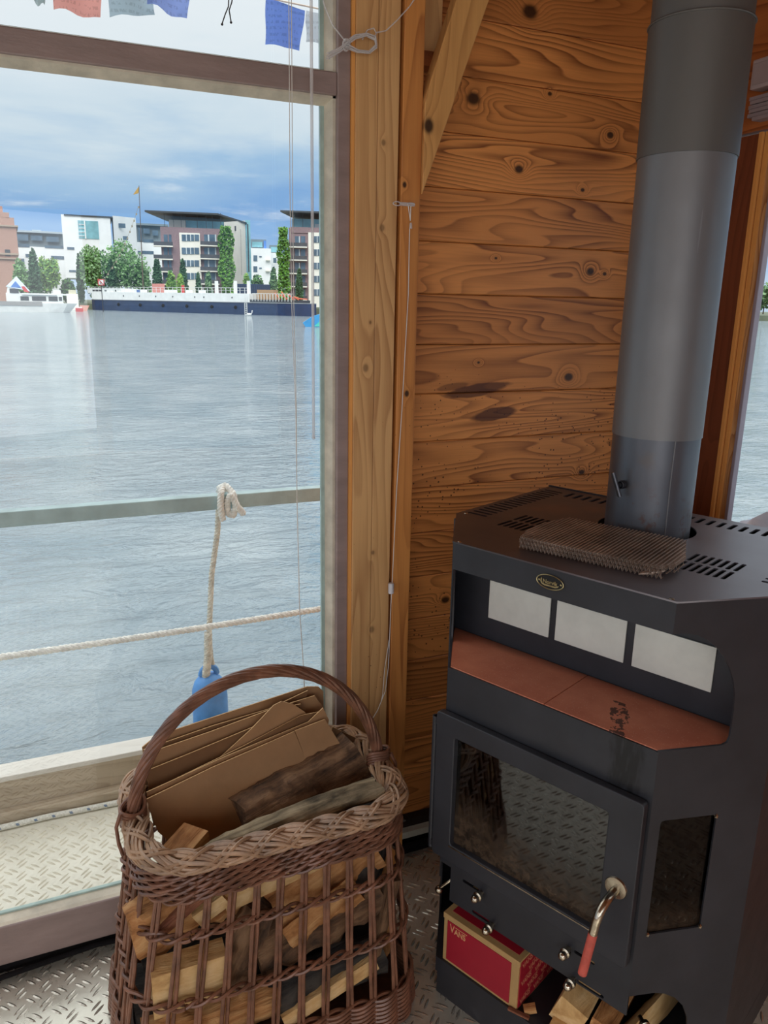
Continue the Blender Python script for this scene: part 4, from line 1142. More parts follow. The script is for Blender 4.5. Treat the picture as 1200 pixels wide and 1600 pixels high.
weave_band('weave_row', .215, 3, .0078, .0036, NST / 2, .002)
# solid weave at the foot
b = MB(); n = 400
for r_ in range(9):
    z = .012 + r_ * .0095
    P, fr, L = framepath(z, .010, n)
    for s in (0, 1):
        pts = [P[i] + fr[i] * (.0072 * math.cos(PI * s + NST * PI * i / n + r_ * PI)) + Vector((0, 0, .004 * math.sin(PI * s + NST * PI * i / n + r_ * PI) + (i / n) * .0)) for i in range(n)]
        b.tube(pts, .0040, 6, loop=True)
b.build('foot_weave', M_wick, BK, smooth=True)
# side waling below the rim: many slanted strands
b = MB(); n = 420
for r_ in range(7):
    z = .432 + r_ * .0088
    P, fr, L = framepath(z, .008, n)
    for s in range(3):
        ph = 2 * PI * s / 3 + r_ * .9
        pts = [P[i] + fr[i] * (.0062 * math.cos(ph + NST * .5 * 2 * PI * i / n)) + Vector((0, 0, .0058 * math.sin(ph + NST * .5 * 2 * PI * i / n) + .0016 * math.sin(i * .21 + r_ * 2))) for i in range(n)]
        b.tube(pts, .0036, 6, loop=True)
b.build('rim_weave', M_wick, BK, smooth=True)
# plaited border: two counter-running sheets of strands rolled over the rim
b = MB(); n = 480
P, fr, L = framepath(ZR - .002, .012, n)
nb = 22
for s in range(nb):
    span = int(n * 3.1 / nb)
    i0 = int(n * s / nb)
    for layer in range(3):
        pts = []; rad = []
        for k in range(span + 1):
            u = k / span; i = (i0 + k + layer * 7) % n
            a = R(200 - 225 * u)                       # from the inside, over the top, to the outside
            off = .022 * math.cos(a) * (-1) if False else -.024 * math.cos(a) * -1
            out_ = .024 * math.cos(a); up_ = .0165 * math.sin(a)
            w_ = .0035 * math.sin(u * PI * 4 + layer * 2)
            pts.append(P[i] + fr[i] * (out_ + layer * .0014) + Vector((0, 0, up_ + w_ + layer * .0012))); rad.append(.0042 * (1 - .35 * abs(2 * u - 1) ** 4))
        b.tube(pts, .0042, 6, radii=rad)
for s in range(nb):
    span = int(n * 1.7 / nb); i0 = int(n * (s + .5) / nb)
    for layer in range(2):
        pts = []; rad = []
        for k in range(span + 1):
            u = k / span; i = (i0 + k + layer * 6) % n
            a = R(-35 + 150 * u); w_ = .0040 * math.sin(u * PI * 2.5 + .6 + layer)
            rr_ = 1.04 + .16 * math.sin(u * PI)
            pts.append(P[i] + fr[i] * (.024 * math.cos(a) * rr_) + Vector((0, 0, .0165 * math.sin(a) * rr_ + w_))); rad.append(.0040 * (1 - .5 * abs(2 * u - 1) ** 4))
        b.tube(pts, .004, 6, radii=rad)
b.build('rim_plait', M_wickp, BK, smooth=True)
# handle: rods twisted over a core
def handle_pt(t):
    a = PI * t
    return Vector((.350 - .268 * math.cos(a), 1.42 + .0 * math.sin(a), .455 + .318 * max(0, math.sin(a)) ** .92))
hpts = [Vector((.086, 1.42, .40))] + [handle_pt(.02 + .96 * i / 60) for i in range(61)] + [Vector((.614, 1.42, .40))]
b = MB(); twisted(b, hpts, .0125, 8, .30, .0052, 7, .006)
b.tube(hpts, .008, 8)
b.build('handle', M_wick, BK, smooth=True)
for sx_, xc in ((-1, .0815), (1, .6175)):
    b = MB()
    for k in range(6):
        z = .500 + k * .0062; tl = .012 * (k - 2.5) / 2.5
        b.tube([(xc + .024 * math.cos(t) - sx_ * .004, 1.42 + .020 * math.sin(t), z + .010 * math.cos(t + sx_) + .004 * math.sin(2 * t)) for t in [2 * PI * i / 20 for i in range(20)]], .0037, 6, loop=True)
    b.tube([(xc + sx_ * .020, 1.405, .53), (xc + sx_ * .030, 1.40, .505), (xc + sx_ * .028, 1.398, .47), (xc + sx_ * .022, 1.40, .44)], .004, 6)
    b.build('handle_lashing', M_wick, BK, smooth=True)
b = MB(); Pb, _ = bpath(.03, .02, 60); b.prism([(p.x, p.y, .012) for p in Pb], (0, 0, .008)); b.build('basket_floor', M_wick, BK)

# ---- cardboard sheets standing in the back of the basket
def sheet(label, px, y0, lean, m=M_card, th=.0045, name='cardboard_sheet'):
    """outline seen on a leaning plane  y = y0 + lean*(z-.5)"""
    nrm_ = Vector((0, 1, -lean)).normalized(); p0 = Vector((0, y0, .5))
    pts = [onP(x, y, p0, nrm_) if len(q) == 2 else None for q in px for (x, y) in [q[:2]]]
    b = MB(); b.prism(pts, nrm_ * th); b.mi = [0, 0] + [1] * (len(b.f) - 2)
    o = b.build(name, [m, M_cardcut], None, recentre=True)
    return tag(o, label, 'cardboard', 'cardboard sheets in the basket')
sheet('broad front cardboard sheet leaning behind the logs', [(227, 1250), (330, 1200), (460, 1143), (476, 1182), (480, 1290), (300, 1345), (247, 1300)], 1.455, .30)
sheet('bent end flap of the front cardboard sheet', [(461, 1142), (508, 1124), (533, 1165), (545, 1230), (480, 1260), (476, 1182)], 1.455, .30)
sheet('narrow cardboard edge just behind the broad front sheet', [(229, 1238), (350, 1183), (482, 1128), (505, 1106), (514, 1125), (500, 1200), (240, 1290)], 1.470, .30)
sheet('second narrow cardboard edge with a torn flap', [(252, 1228), (380, 1166), (470, 1118), (500, 1112), (510, 1180), (260, 1280)], 1.482, .30, M_cardd)
sheet('folded cardboard with a rounded peak', [(335, 1192), (392, 1140), (428, 1102), (440, 1096), (458, 1100), (476, 1112), (490, 1128), (480, 1200), (340, 1230)], 1.494, .28)
sheet('wide dull cardboard panel in the middle of the stack', [(228, 1205), (300, 1176), (396, 1136), (430, 1108), (470, 1100), (500, 1170), (240, 1270)], 1.508, .26, M_cardd)
sheet('cardboard strip with a squared right end', [(222, 1180), (330, 1143), (430, 1106), (492, 1087), (504, 1104), (510, 1170), (236, 1255)], 1.530, .24)
sheet('thin cardboard sheet below the topmost one', [(224, 1172), (330, 1135), (420, 1108), (481, 1079), (478, 1096), (496, 1150), (232, 1240)], 1.545, .22, M_cardd)
sheet('rearmost cardboard sheet rising highest in the basket', [(222, 1168), (244, 1150), (360, 1112), (480, 1073), (498, 1073), (505, 1080), (506, 1120), (500, 1170), (232, 1240)], 1.562, .20)
sheet('small triangular cardboard flap poking out on the right', [(520, 1136), (556, 1153), (553, 1160), (530, 1170), (524, 1200), (500, 1190)], 1.50, .2, M_cardd)

# ---- logs in the basket
GB = 'firewood in the basket'
log('big weathered brown split log with a black end, topmost in the basket', (.300, 1.415, .435), (.575, 1.470, .492), .150, .120, M_logdark, roll=14, kind='split', group=GB, seed=3, nseg=22)
log('pale grey barkless branch lying along the front rim', (.165, 1.312, .430), (.575, 1.322, .512), .075, .055, M_loggrey, kind='round', group=GB, seed=4, curve=.016, nseg=26, taper=.7)
log('small sawn block in the front left corner of the basket', (.150, 1.345, .435), (.205, 1.395, .445), .060, .05, M_logtan, kind='board', group=GB, seed=5)
log('long pale board end just under the rim at the front', (.230, 1.285, .375), (.555, 1.288, .445), .03, .050, M_logpale, kind='board', group=GB, seed=6)
log('dark board behind the long pale board', (.180, 1.300, .400), (.520, 1.300, .455), .03, .055, M_logred, kind='board', group=GB, seed=16)
log('thick tan split log in the middle of the basket front', (.330, 1.300, .310), (.545, 1.305, .405), .085, .095, M_logtan, roll=8, kind='wedge', group=GB, seed=7, nseg=20)
log('dusky weathered log below the tan one', (.290, 1.300, .220), (.560, 1.305, .290), .10, .10, M_logdark, roll=-10, kind='split', group=GB, seed=8, nseg=20)
log('tan and grey wedge log across the middle', (.350, 1.268, .255), (.500, 1.272, .335), .05, .07, M_logtan, roll=20, kind='wedge', group=GB, seed=9, nseg=18)
log('reddish stick slanting up at the left front', (.100, 1.285, .335), (.215, 1.275, .425), .020, .020, M_logred, kind='board', group=GB, seed=10)
log('short pale offcut beside the reddish stick', (.178, 1.290, .355), (.235, 1.285, .390), .05, .03, M_logpale, kind='board', group=GB, seed=11)
log('square pale sawn block at the left front', (.085, 1.262, .235), (.225, 1.262, .235), .045, .105, M_logpale, roll=4, kind='board', group=GB, seed=12)
log('brown rough log behind the square pale block', (.060, 1.320, .330), (.260, 1.335, .370), .10, .10, M_logtan, roll=30, kind='split', group=GB, seed=13)
log('grey brown log between block and wedge', (.235, 1.290, .185), (.300, 1.290, .330), .07, .07, M_logdark, roll=0, kind='split', group=GB, seed=14)
log('wide brown log along the bottom left', (.070, 1.265, .110), (.330, 1.270, .125), .08, .085, M_logtan, roll=50, kind='split', group=GB, seed=15)
log('pale squared stick low on the right', (.330, 1.232, .095), (.535, 1.240, .160), .03, .035, M_logpale, kind='board', group=GB, seed=17)
log('bark covered log low in the middle', (.320, 1.270, .120), (.560, 1.275, .160), .09, .09, M_bark, roll=10, kind='split', group=GB, seed=18)
log('black barked log at the right end', (.500, 1.300, .300), (.600, 1.345, .440), .09, .09, M_bark, kind='round', group=GB, seed=19)
log('thin dark stick leaning in the right corner', (.520, 1.245, .120), (.585, 1.262, .330), .028, .022, M_logdark, kind='board', group=GB, seed=20)
log('brown upright stick at the right side', (.600, 1.330, .070), (.592, 1.345, .370), .035, .03, M_logtan, kind='wedge', group=GB, seed=21)
log('dark log filling the back of the basket', (.080, 1.470, .200), (.580, 1.470, .240), .15, .22, M_bark, kind='split', group=GB, seed=22)
log('second dark log filling the back of the basket floor', (.060, 1.400, .08), (.590, 1.400, .08), .17, .12, M_bark, kind='split', group=GB, seed=23)

# ---- firewood in the stove's wood store
SM = wmat(ST); GS = 'firewood in the wood store'
def sl(label, p0, p1, w, h, m, **k):
    return log(label, SM @ Vector(p0), SM @ Vector(p1), w, h, m, group=GS, **k)
sl('thick squared pale log in the wood store behind the lower air knob', (.312, .030, .140), (.280, .30, .155), .060, .070, M_logpale, kind='board', seed=31, roll=20)
sl('brown squared log beside the thick pale one', (.372, .045, .130), (.350, .30, .14), .045, .060, M_logtan, kind='board', seed=32, roll=12)
sl('pale split log nearest the corner of the stove', (.412, .018, .135), (.440, .28, .150), .040, .075, M_logpale, kind='wedge', seed=33, roll=15)
sl('flat pale log at the bottom of the store', (.285, .010, .110), (.420, .030, .106), .035, .024, M_logpale, kind='board', seed=34)
sl('small splinter of wood on the plinth by the shoe box', (.222, .014, .102), (.240, .030, .108), .014, .014, M_logtan, kind='board', seed=35, name='wood_splinter')
sl('thin reddish chip lying at the plinth edge', (.195, -.002, .0985), (.240, .006, .100), .008, .005, M_logred, kind='board', seed=36, name='wood_splinter')

# ---- right hand corner bits
a = onX = None
def onXp(x, y, X):
    r = ray(x, y); return CC + r * (X / r.x)
p = onXp(1180, 140, XW - .03)
jb = thing('junction_box', 'grey white plastic box on the header above the right window', 'box', (XW - .004, p.y, p.z - .035))
b = MB(); q1 = onXp(1180, 142, XW - .03); q2 = onXp(1183, 103, XW - .03)
b.bb(XW - .045, XW - .004, 1.36, q1.y + .004, q1.z, q2.z + .01); b.build('box_shell', simple('lilac_white_plastic', (176, 162, 162), .4, 0, .05, 10), jb, bevel=.003)
b = MB(); b.bb(XW - .0475, XW - .045, 1.37, q1.y - .004, q1.z + .008, q2.z); b.build('box_lid', simple('lilac_white_lid', (164, 150, 150), .45, 0, .05, 10), jb, bevel=.001)
q1 = onXp(1181, 190, XW - .02); q2 = onXp(1186, 150, XW - .02)
rb = thing('rolled_blind', 'pleated grey blind stacked up above the right window', 'blind', (XW - .02, q1.y, q1.z))
for k in range(6):
    z0 = q1.z + (q2.z - q1.z) * k / 6; z1 = q1.z + (q2.z - q1.z) * (k + .86) / 6
    b = MB(); b.bb(XW - .034 + .003 * (k % 2), XW - .004, 1.30, q1.y + .006 * (k % 2) + (.012 if k > 0 else 0), z0, z1); b.build('pleat', simple('lilac_grey_fabric', (150, 136, 138), .7, 0, .08, 10) if k == 0 else bpy.data.materials['lilac_grey_fabric'], rb)
# crumpled white cloth on the sill
p = onXp(1175, 822, XW - .05)
b = MB(); n_ = 16; vs = []
for j in range(n_ + 1):
    for i in range(n_ + 1):
        u, v = i / n_ * 2 - 1, j / n_ * 2 - 1; rr_ = min(1, math.hypot(u, v))
        vs.append((XW + .125 + .060 * u, 1.36 + .26 * v, .862 + .115 * (1 - rr_ ** 2) * (1 + .25 * math.sin(u * 8 + v * 9))))
b.add(vs, [(j * (n_ + 1) + i, j * (n_ + 1) + i + 1, (j + 1) * (n_ + 1) + i + 1, (j + 1) * (n_ + 1) + i) for j in range(n_) for i in range(n_)])
tag(b.build('white_cloth', simple('pale_cloth', (206, 214, 232), .8, 0, .05, 10), smooth=True, recentre=True), 'crumpled whitish cloth on the outer ledge of the right window behind the stove', 'cloth')

# ================================================================== THE RIVER AND THE FAR BANK
ZW = -.6
def water_mat():
    m, g = mat('river_water'); o = g.obj(); x, y, z = g.sep(o)
    v1 = g.mapv(o, (.9, 1.7, 1), rot=(0, 0, R(12)))
    n1 = g.noise(v1, 2.7, 4, .62, .6); n2 = g.noise(g.mapv(o, (.5, .8, 1), rot=(0, 0, R(-20))), .55, 3, .5, .4); n3 = g.noise(o, 10, 3, .55, .8)
    h = g.m('ADD', g.m('ADD', g.m('MULTIPLY', n1, .115), g.m('MULTIPLY', n2, .15)), g.m('MULTIPLY', n3, .024))
    col = g.ramp(g.noise(o, .8, 3, .5), [(.3, lin((120, 136, 144))), (.7, lin((150, 161, 165)))])
    prin(g, col, .06, 0, g.bump(h, .9, 1.0), .5, IOR=1.33)
    return m
b = MB(); b.add([(-900, -300, ZW), (1200, -300, ZW), (1200, 1100, ZW), (-900, 1100, ZW)], [(0, 1, 2, 3)])
struct(b.build('river_water', water_mat()))

class Far:
    """a vertical picture plane standing at its true distance; u to the right, d away from the camera, z up (world metres)"""
    def __init__(s, px, D_):
        r = ray(px, 470); az = Vector((r.x, r.y, 0)).normalized()
        s.o = Vector((az.x * D_, az.y * D_, 0)); s.n = az; s.u = Vector((az.y, -az.x, 0)); s.D = D_
        s.rz = math.atan2(s.u.y, s.u.x)
    def p(s, x, y, d=0):
        P = onP(x, y, s.o + s.n * d, s.n); q = P - s.o; return Vector((q.dot(s.u), d, P.z))
    def w(s, u, d, z): return s.o + s.u * u + s.n * d + Vector((0, 0, z))
    def bx(s, b, x0, x1, y0, y1, d0, d1, zb=None):
        """box whose front face (depth d0) covers the given pixel rectangle"""
        a = s.p(x0, (y0 + y1) / 2, d0); c = s.p(x1, (y0 + y1) / 2, d0); mid = (x0 + x1) / 2
        zt = s.p(mid, y0, d0).z; zl = s.p(mid, y1, d0).z if zb is None else zb
        b.bb(a.x, c.x, d0, d1, zl, zt, m=s.M()); return b
    def M(s): return Matrix(((s.u.x, s.n.x, 0, s.o.x), (s.u.y, s.n.y, 0, s.o.y), (0, 0, 1, 0), (0, 0, 0, 1)))

ZQ = .55            # quay level
b = MB()
qa = onZ(-300, 476.5, ZW); qb = onZ(80, 478, ZW); qc = onZ(520, 488, ZW); qd = onZ(1300, 494, ZW)
A_ = Far(0, 168).w(-60, 0, ZQ); B_ = Far(130, 173).w(0, 0, ZQ); C_ = Far(500, 145).w(0, 0, ZQ); D_ = Far(900, 165).w(0, 0, ZQ); E_ = Far(1250, 260).w(60, 0, ZQ)
far_ = [E_ * 5, A_ * 5 + Vector((-300, 0, 0))]
poly = [A_, B_, C_, D_, E_, Vector((far_[0].x, far_[0].y, ZQ)), Vector((far_[1].x, far_[1].y, ZQ))]
b.prism([(p.x, p.y, ZQ) for p in poly], (0, 0, -1.6))
struct(b.build('quay', simple('grassy_quay', (104, 112, 92), .8, 0, .15, .3)))

M_fw = simple('far_white_render', (240, 243, 245), .7, 0, .03, .3, 0)
M_fcream = simple('far_cream_render', (244, 240, 230), .7, 0, .03, .3, 0)
M_fgrey = simple('far_grey_cladding', (122, 138, 146), .6, 0, .05, .3, 0)
M_fdgrey = simple('far_dark_steel', (70, 76, 82), .5, .2, .05, .3, 0)
M_fwin = simple('far_window_glass', (92, 112, 128), .1, 0, .2, .4, 0, .8)
M_fteal = simple('far_teal_glass', (136, 188, 198), .12, 0, .15, .3, 0, .8)
M_fcurtain = simple('far_pale_window', (206, 214, 220), .4, 0, .06, 1.0, 0)
def brick(name, a, c):
    m, g = mat(name); n = g.new('ShaderNodeTexBrick'); n.inputs['Scale'].default_value = 3.0
    x, y, z = g.sep(g.obj()); g.l.new(g.com(g.m('ADD', x, y), z, 0.0), n.inputs['Vector'])
    n.inputs['Color1'].default_value = lin(a); n.inputs['Color2'].default_value = lin(c); n.inputs['Mortar'].default_value = lin([min(255, v + 22) for v in a]); n.inputs['Mortar Size'].default_value = .012
    prin(g, n.outputs[0], .8); return m
M_fbrick = brick('far_mauve_brick', (152, 130, 134), (134, 112, 118))
M_fred = brick('far_red_brick', (188, 150, 136), (166, 128, 114))
M_leafd = simple('leaf_dark_green', (72, 108, 76), .7, 0, .35, .9, 0)
M_leafm = simple('leaf_mid_green', (108, 152, 88), .7, 0, .3, .8, 0)
M_leafl = simple('leaf_light_green', (140, 176, 84), .7, 0, .25, .8, 0)
M_leafs = simple('leaf_soft_green', (128, 162, 116), .7, 0, .25, .8, 0)
M_trunk = simple('far_trunk', (92, 78, 66), .8, 0, .1, 2, 0)
M_navy = simple('navy_hull_paint', (34, 56, 92), .4, 0, .12, .8, 0)
M_bwhite = simple('boat_white', (232, 234, 232), .5, 0, .04, 1, 0)
M_bred = simple('boat_red', (196, 70, 72), .5, 0, .05, 2, 0)

def fthing(name, label, cat, F, px, py, group=None):
    q = F.p(px, py); return thing(name, label, cat, tuple(F.w(q.x, 0, q.z)), F.rz, group)
def windows(F, root, rects, d, mt, name='window', group=None):
    for (x0, x1, y0, y1) in rects:
        b = MB(); F.bx(b, x0, x1, y0, y1, d, d + .3); b.build(name, mt, root)

# --- old brick mill at the left edge
F = Far(5, 205); t = fthing('mill_building', 'old brick mill with a stepped gable at the left edge of the far bank', 'building', F, 0, 470)
b = MB(); F.bx(b, -60, 31, 396, 470, 0, 30, ZQ); F.bx(b, -60, 27, 350, 397, 0, 30); F.bx(b, -60, 22, 338, 351, 0, 30); F.bx(b, -60, 14, 330, 339, 0, 30)
b.build('wall', M_fred, t)
b = MB(); F.bx(b, -60, 29, 394, 397, -.5, 31); F.bx(b, -60, 28, 350, 352.5, -.5, 31); F.bx(b, -60, 33, 402, 404, -.5, 30.6); b.build('cornice', simple('far_stone_band', (176, 158, 142), .8), t)
b = MB(); F.bx(b, -4, 4, 322, 333, 3, 8); b.build('chimney', M_fred, t)
windows(F, t, [(8, 16, 390, 400), (-10, -2, 390, 400), (-10, -2, 420, 440)], -.25, M_fdgrey)
# --- grey and white block with ribbon windows
F = Far(60, 247); t = fthing('office_building', 'long grey and white building with ribbon windows left of the white tower', 'building', F, 60, 460)
b = MB(); F.bx(b, 24, 108, 386, 462, 0, 20, ZQ); b.build('lower_wall', M_fw, t)
b = MB(); F.bx(b, 24, 104, 363, 387, 1, 20); b.build('upper_wall', M_fgrey, t)
b = MB(); F.bx(b, 23, 104, 361, 364, -.6, 21); F.bx(b, 50, 64, 359, 362, 3, 8); b.build('roof', simple('far_zinc', (176, 190, 200), .5), t)
windows(F, t, [(26, 46, 381, 386), (70, 100, 384, 388), (48, 66, 368, 376), (72, 92, 370, 378), (26, 44, 366, 376), (80, 100, 400, 405), (40, 54, 397, 402), (28, 38, 404, 412)], -.15, M_fwin)
# --- white tower with the big window
F = Far(140, 225); t = fthing('white_building', 'tall white building with a big square teal window', 'building', F, 140, 440)
b = MB(); F.bx(b, 100.5, 176, 337, 462, 0, 18, ZQ + 6.0)
a_ = F.p(176, 337, 0); c_ = F.p(212, 343, 9); zb_ = F.p(190, 448, 0).z
b.prism([F.w(a_.x, 0, zb_), F.w(a_.x, 0, a_.z), F.w(c_.x, 9, c_.z + .4), F.w(c_.x, 9, zb_)], tuple(F.n * 10)); b.build('wall', M_fw, t)
b = MB(); F.bx(b, 100, 176, 336.5, 338.5, -.3, 18); b.build('roof_edge', M_fdgrey, t)
b = MB(); F.bx(b, 122.5, 154, 345, 373, -.15, .1); wf = b.build('large_window', M_fteal, t)
b = MB()
for y in (350, 356, 362, 368): F.bx(b, 123, 132, y, y + 1, -.3, -.16)
F.bx(b, 132, 134, 345, 373, -.3, -.16); b.build('mullion', M_fw, wf)
windows(F, t, [(105, 116, 386, 390), (108, 119, 422, 425)], -.15, M_fwin)
windows(F, t, [(180, 196, 349, 356), (178, 186, 367, 373), (192, 200, 369, 375)], 2.0, M_fwin)
# --- grey and white block between the tower and the brick flats
F = Far(232, 247); t = fthing('terrace_building', 'white building with a grey top storey between the white tower and the brick flats', 'building', F, 232, 440)
b = MB(); F.bx(b, 211, 262, 379, 450, 0, 20, ZQ); b.build('lower_wall', M_fw, t)
b = MB(); F.bx(b, 212, 262, 352, 380, 1, 20); b.build('upper_wall', M_fgrey, t)
b = MB(); F.bx(b, 211, 263, 349.5, 352.5, -.5, 20); b.build('roof', M_fgrey, t)
windows(F, t, [(216, 222, 356, 376), (224, 234, 357, 365), (238, 247, 360, 368), (224, 240, 374, 379), (222, 240, 392, 397), (214, 220, 392, 397)], -.1, M_fwin)

# --- brick apartment blocks with flat canopy roofs
def flats(px0, D_, label, parts):
    F = Far(px0, D_); t = fthing('apartment_building', label, 'building', F, px0, 460)
    parts(F, t); return t
def balcony(F, t, x0, x1, y, d=-1.6, par=None):
    b = MB(); F.bx(b, x0, x1, y, y + 1.8, d, .0); sl_ = b.build('balcony', M_fcream, t)
    b = MB(); F.bx(b, x0, x1, y - 6, y, d, d + .06)
    b.build('railing', M_frail, sl_)
M_frail = simple('far_dark_railing', (84, 86, 92), .5, .2, .1, 1, 0)
def partsA(F, t):
    b = MB(); F.bx(b, 253, 350, 356, 460, 0, 14, ZQ); b.build('brick_wall', M_fbrick, t)
    b = MB(); F.bx(b, 282, 314, 364, 455, -.8, .05, ZQ); b.build('white_bay', M_fcream, t)
    b = MB(); x0 = F.p(362, 340, 0); x1 = F.p(393, 346, 15)
    a_ = F.p(350, 347, 0); c_ = F.p(383, 344.5, 16)
    b.prism([F.w(a_.x, 0, ZQ), F.w(a_.x, 0, a_.z), F.w(c_.x, 16, c_.z), F.w(c_.x, 16, ZQ)], tuple(F.n * 2)); b.build('side_wall', M_fcream, t)
    b = MB(); F.bx(b, 385, 392, 344, 440, 16, 22, ZQ); b.build('stair_glazing', M_fteal, t)
    b = MB(); F.bx(b, 264, 350, 345, 357, 2.5, 14); b.build('penthouse', M_fteal, t)
    b = MB(); F.bx(b, 264, 290, 344, 355, 2.3, 2.5); b.build('penthouse_wall', M_fcream, t)
    # canopy, wedge thin in plan
    p1, p2, p3, p4 = F.p(226, 331, -2), F.p(340, 331.0, -2), F.p(392, 343.0, 18), F.p(262, 337, 18)
    zc_ = p1.z
    b = MB(); b.prism([F.w(p1.x, -2, zc_), F.w(p2.x, -2, zc_), F.w(c_.x + 1.2, 18, zc_), F.w(p4.x, 18, zc_)], (0, 0, .35)); b.build('roof_canopy', M_fdgrey, t)
    for x in (257, 271, 283, 290, 308, 322, 332, 345):
        b = MB(); F.bx(b, x - .35, x + .35, 333, 357, .3, .8); b.build('roof_post', M_fdgrey, t)
    for y in (364.5, 385, 404.5, 424.5):
        windows(F, t, [(284, 291, y + 2, y + 12), (292, 297, y + 2, y + 12), (298, 303, y + 2, y + 12), (304, 311, y + 2, y + 12)], -.95, M_fcurtain if False else M_fwin)
        windows(F, t, [(290.6, 292, y + 2, y + 12), (297.2, 298.6, y + 2, y + 12)], -1.0, M_fcurtain, 'window_frame')
        windows(F, t, [(319, 325, y + 2, y + 17), (327, 336, y + 2, y + 17)], -.1, M_fwin)
        windows(F, t, [(325, 327, y + 2, y + 17), (336, 338, y + 2, y + 17)], -.15, M_fcurtain, 'window_frame')
        balcony(F, t, 313, 343, y + 18.5)
        windows(F, t, [(256, 262, y + 2, y + 16), (264, 268, y + 2, y + 16)], -.1, M_fwin)
        balcony(F, t, 240, 270, y + 19)
    windows(F, t, [(367, 369, 353, 361)], 7.5, M_fdgrey); windows(F, t, [(374, 377, 358, 430), (387, 389, 350, 425)], 12, M_fdgrey)
flats(320, 185, 'brick apartment block with a flat dark canopy roof in the centre of the far bank', partsA)
def partsB(F, t):
    b = MB(); F.bx(b, 452, 484, 356, 478, 0, 14, ZQ); b.build('brick_wall', M_fbrick, t)
    b = MB(); F.bx(b, 482, 560, 364, 478, -.5, 13, ZQ); b.build('white_bay', M_fcream, t)
    b = MB(); F.bx(b, 455, 560, 356, 365, -.2, 13); b.build('brick_band', M_fbrick, t)
    b = MB(); F.bx(b, 456, 560, 343, 357, 2.5, 14); b.build('penthouse', M_fteal, t)
    p1, p2, p3, p4 = F.p(438, 331, -2), F.p(575, 331.0, -2), F.p(575, 337, 18), F.p(468, 337, 18)
    b = MB(); b.prism([F.w(p1.x, -2, p1.z), F.w(p2.x, -2, p1.z), F.w(p3.x, 18, p1.z), F.w(p4.x, 18, p1.z)], (0, 0, .35)); b.build('roof_canopy', M_fdgrey, t)
    for x in (459, 473, 487, 501, 512):
        b = MB(); F.bx(b, x - .35, x + .35, 333, 357, .3, .8); b.build('roof_post', M_fdgrey, t)
    windows(F, t, [(492, 504, 350, 356)], 2.3, M_fcurtain)
    for y in (367, 387.5, 408.5, 429, 450):
        windows(F, t, [(490, 495, y + 2, y + 12), (496, 499, y + 2, y + 12), (500, 505, y + 2, y + 12), (506, 511, y + 2, y + 12)], -.65, M_fwin)
        windows(F, t, [(495, 496.2, y + 2, y + 12), (505, 506.2, y + 2, y + 12)], -.7, M_fcurtain, 'window_frame')
        windows(F, t, [(461, 467, y + 2, y + 17), (470, 477, y + 2, y + 17)], -.1, M_fwin)
        windows(F, t, [(467, 468.5, y + 2, y + 17)], -.15, M_fcurtain, 'window_frame')
        balcony(F, t, 444, 480, y + 18)
flats(480, 185, 'second brick apartment block with a canopy roof, beside the window jamb', partsB)
# --- pale houses between them
F = Far(415, 240); t = fthing('pale_building', 'pale low building with a glazed roof storey between the two brick blocks', 'building', F, 415, 450)
b = MB(); F.bx(b, 392, 424, 388, 450, 0, 14, ZQ); F.bx(b, 424, 442, 395, 450, 2, 16, ZQ); b.build('wall', M_fw, t)
b = MB(); F.bx(b, 392, 416, 374, 389, 2, 12); F.bx(b, 421, 439, 383, 396, 4, 12); b.build('roof_storey', M_fgrey, t)
b = MB(); F.bx(b, 412, 416, 376, 391, 1.5, 2); b.build('blue_panel', simple('far_blue_panel', (92, 140, 214), .5), t)
b = MB(); F.bx(b, 423, 437, 386, 394, 3.6, 4); F.bx(b, 394, 410, 378, 386, 1.6, 2); b.build('glazing', M_fteal, t)
windows(F, t, [(396, 402, 399, 408), (396, 402, 416, 425), (427, 432, 403, 411), (405, 409, 400, 402), (405, 409, 418, 420)], -.15, M_fwin)
b = MB(); F.bx(b, 415, 422, 405, 407, -1, 0); F.bx(b, 415, 422, 422, 424, -1, 0); b.build('balcony', M_fcream, t)

# --- trees
def foliage(b, c, rx, ry, rz_, n, size, rr, cone=0.0, mats=2):
    for _ in range(n):
        while True:
            x, y, z = rr.uniform(-1, 1), rr.uniform(-1, 1), rr.uniform(-1, 1)
            q = x * x + y * y + z * z
            if q <= 1 and q > .12: break
        wsc = 1 - cone * (z + 1) / 2
        k = 1 + .22 * math.sin(x * 6 + z * 5 + c[0]) * math.cos(y * 5 - z * 7)
        p = Vector((c[0] + x * rx * wsc * k, c[1] + y * ry * wsc * k, c[2] + z * rz_))
        s = size * rr.uniform(.6, 1.3)
        e1 = Vector((rr.gauss(0, 1), rr.gauss(0, 1), rr.gauss(0, 1))).normalized(); e2 = e1.orthogonal().normalized()
        b.cur = rr.randrange(mats)
        b.add([p - e1 * s, p + e2 * s * .8, p + e1 * s, p - e2 * s * .8], [(0, 1, 2, 3)])
    b.cur = 0
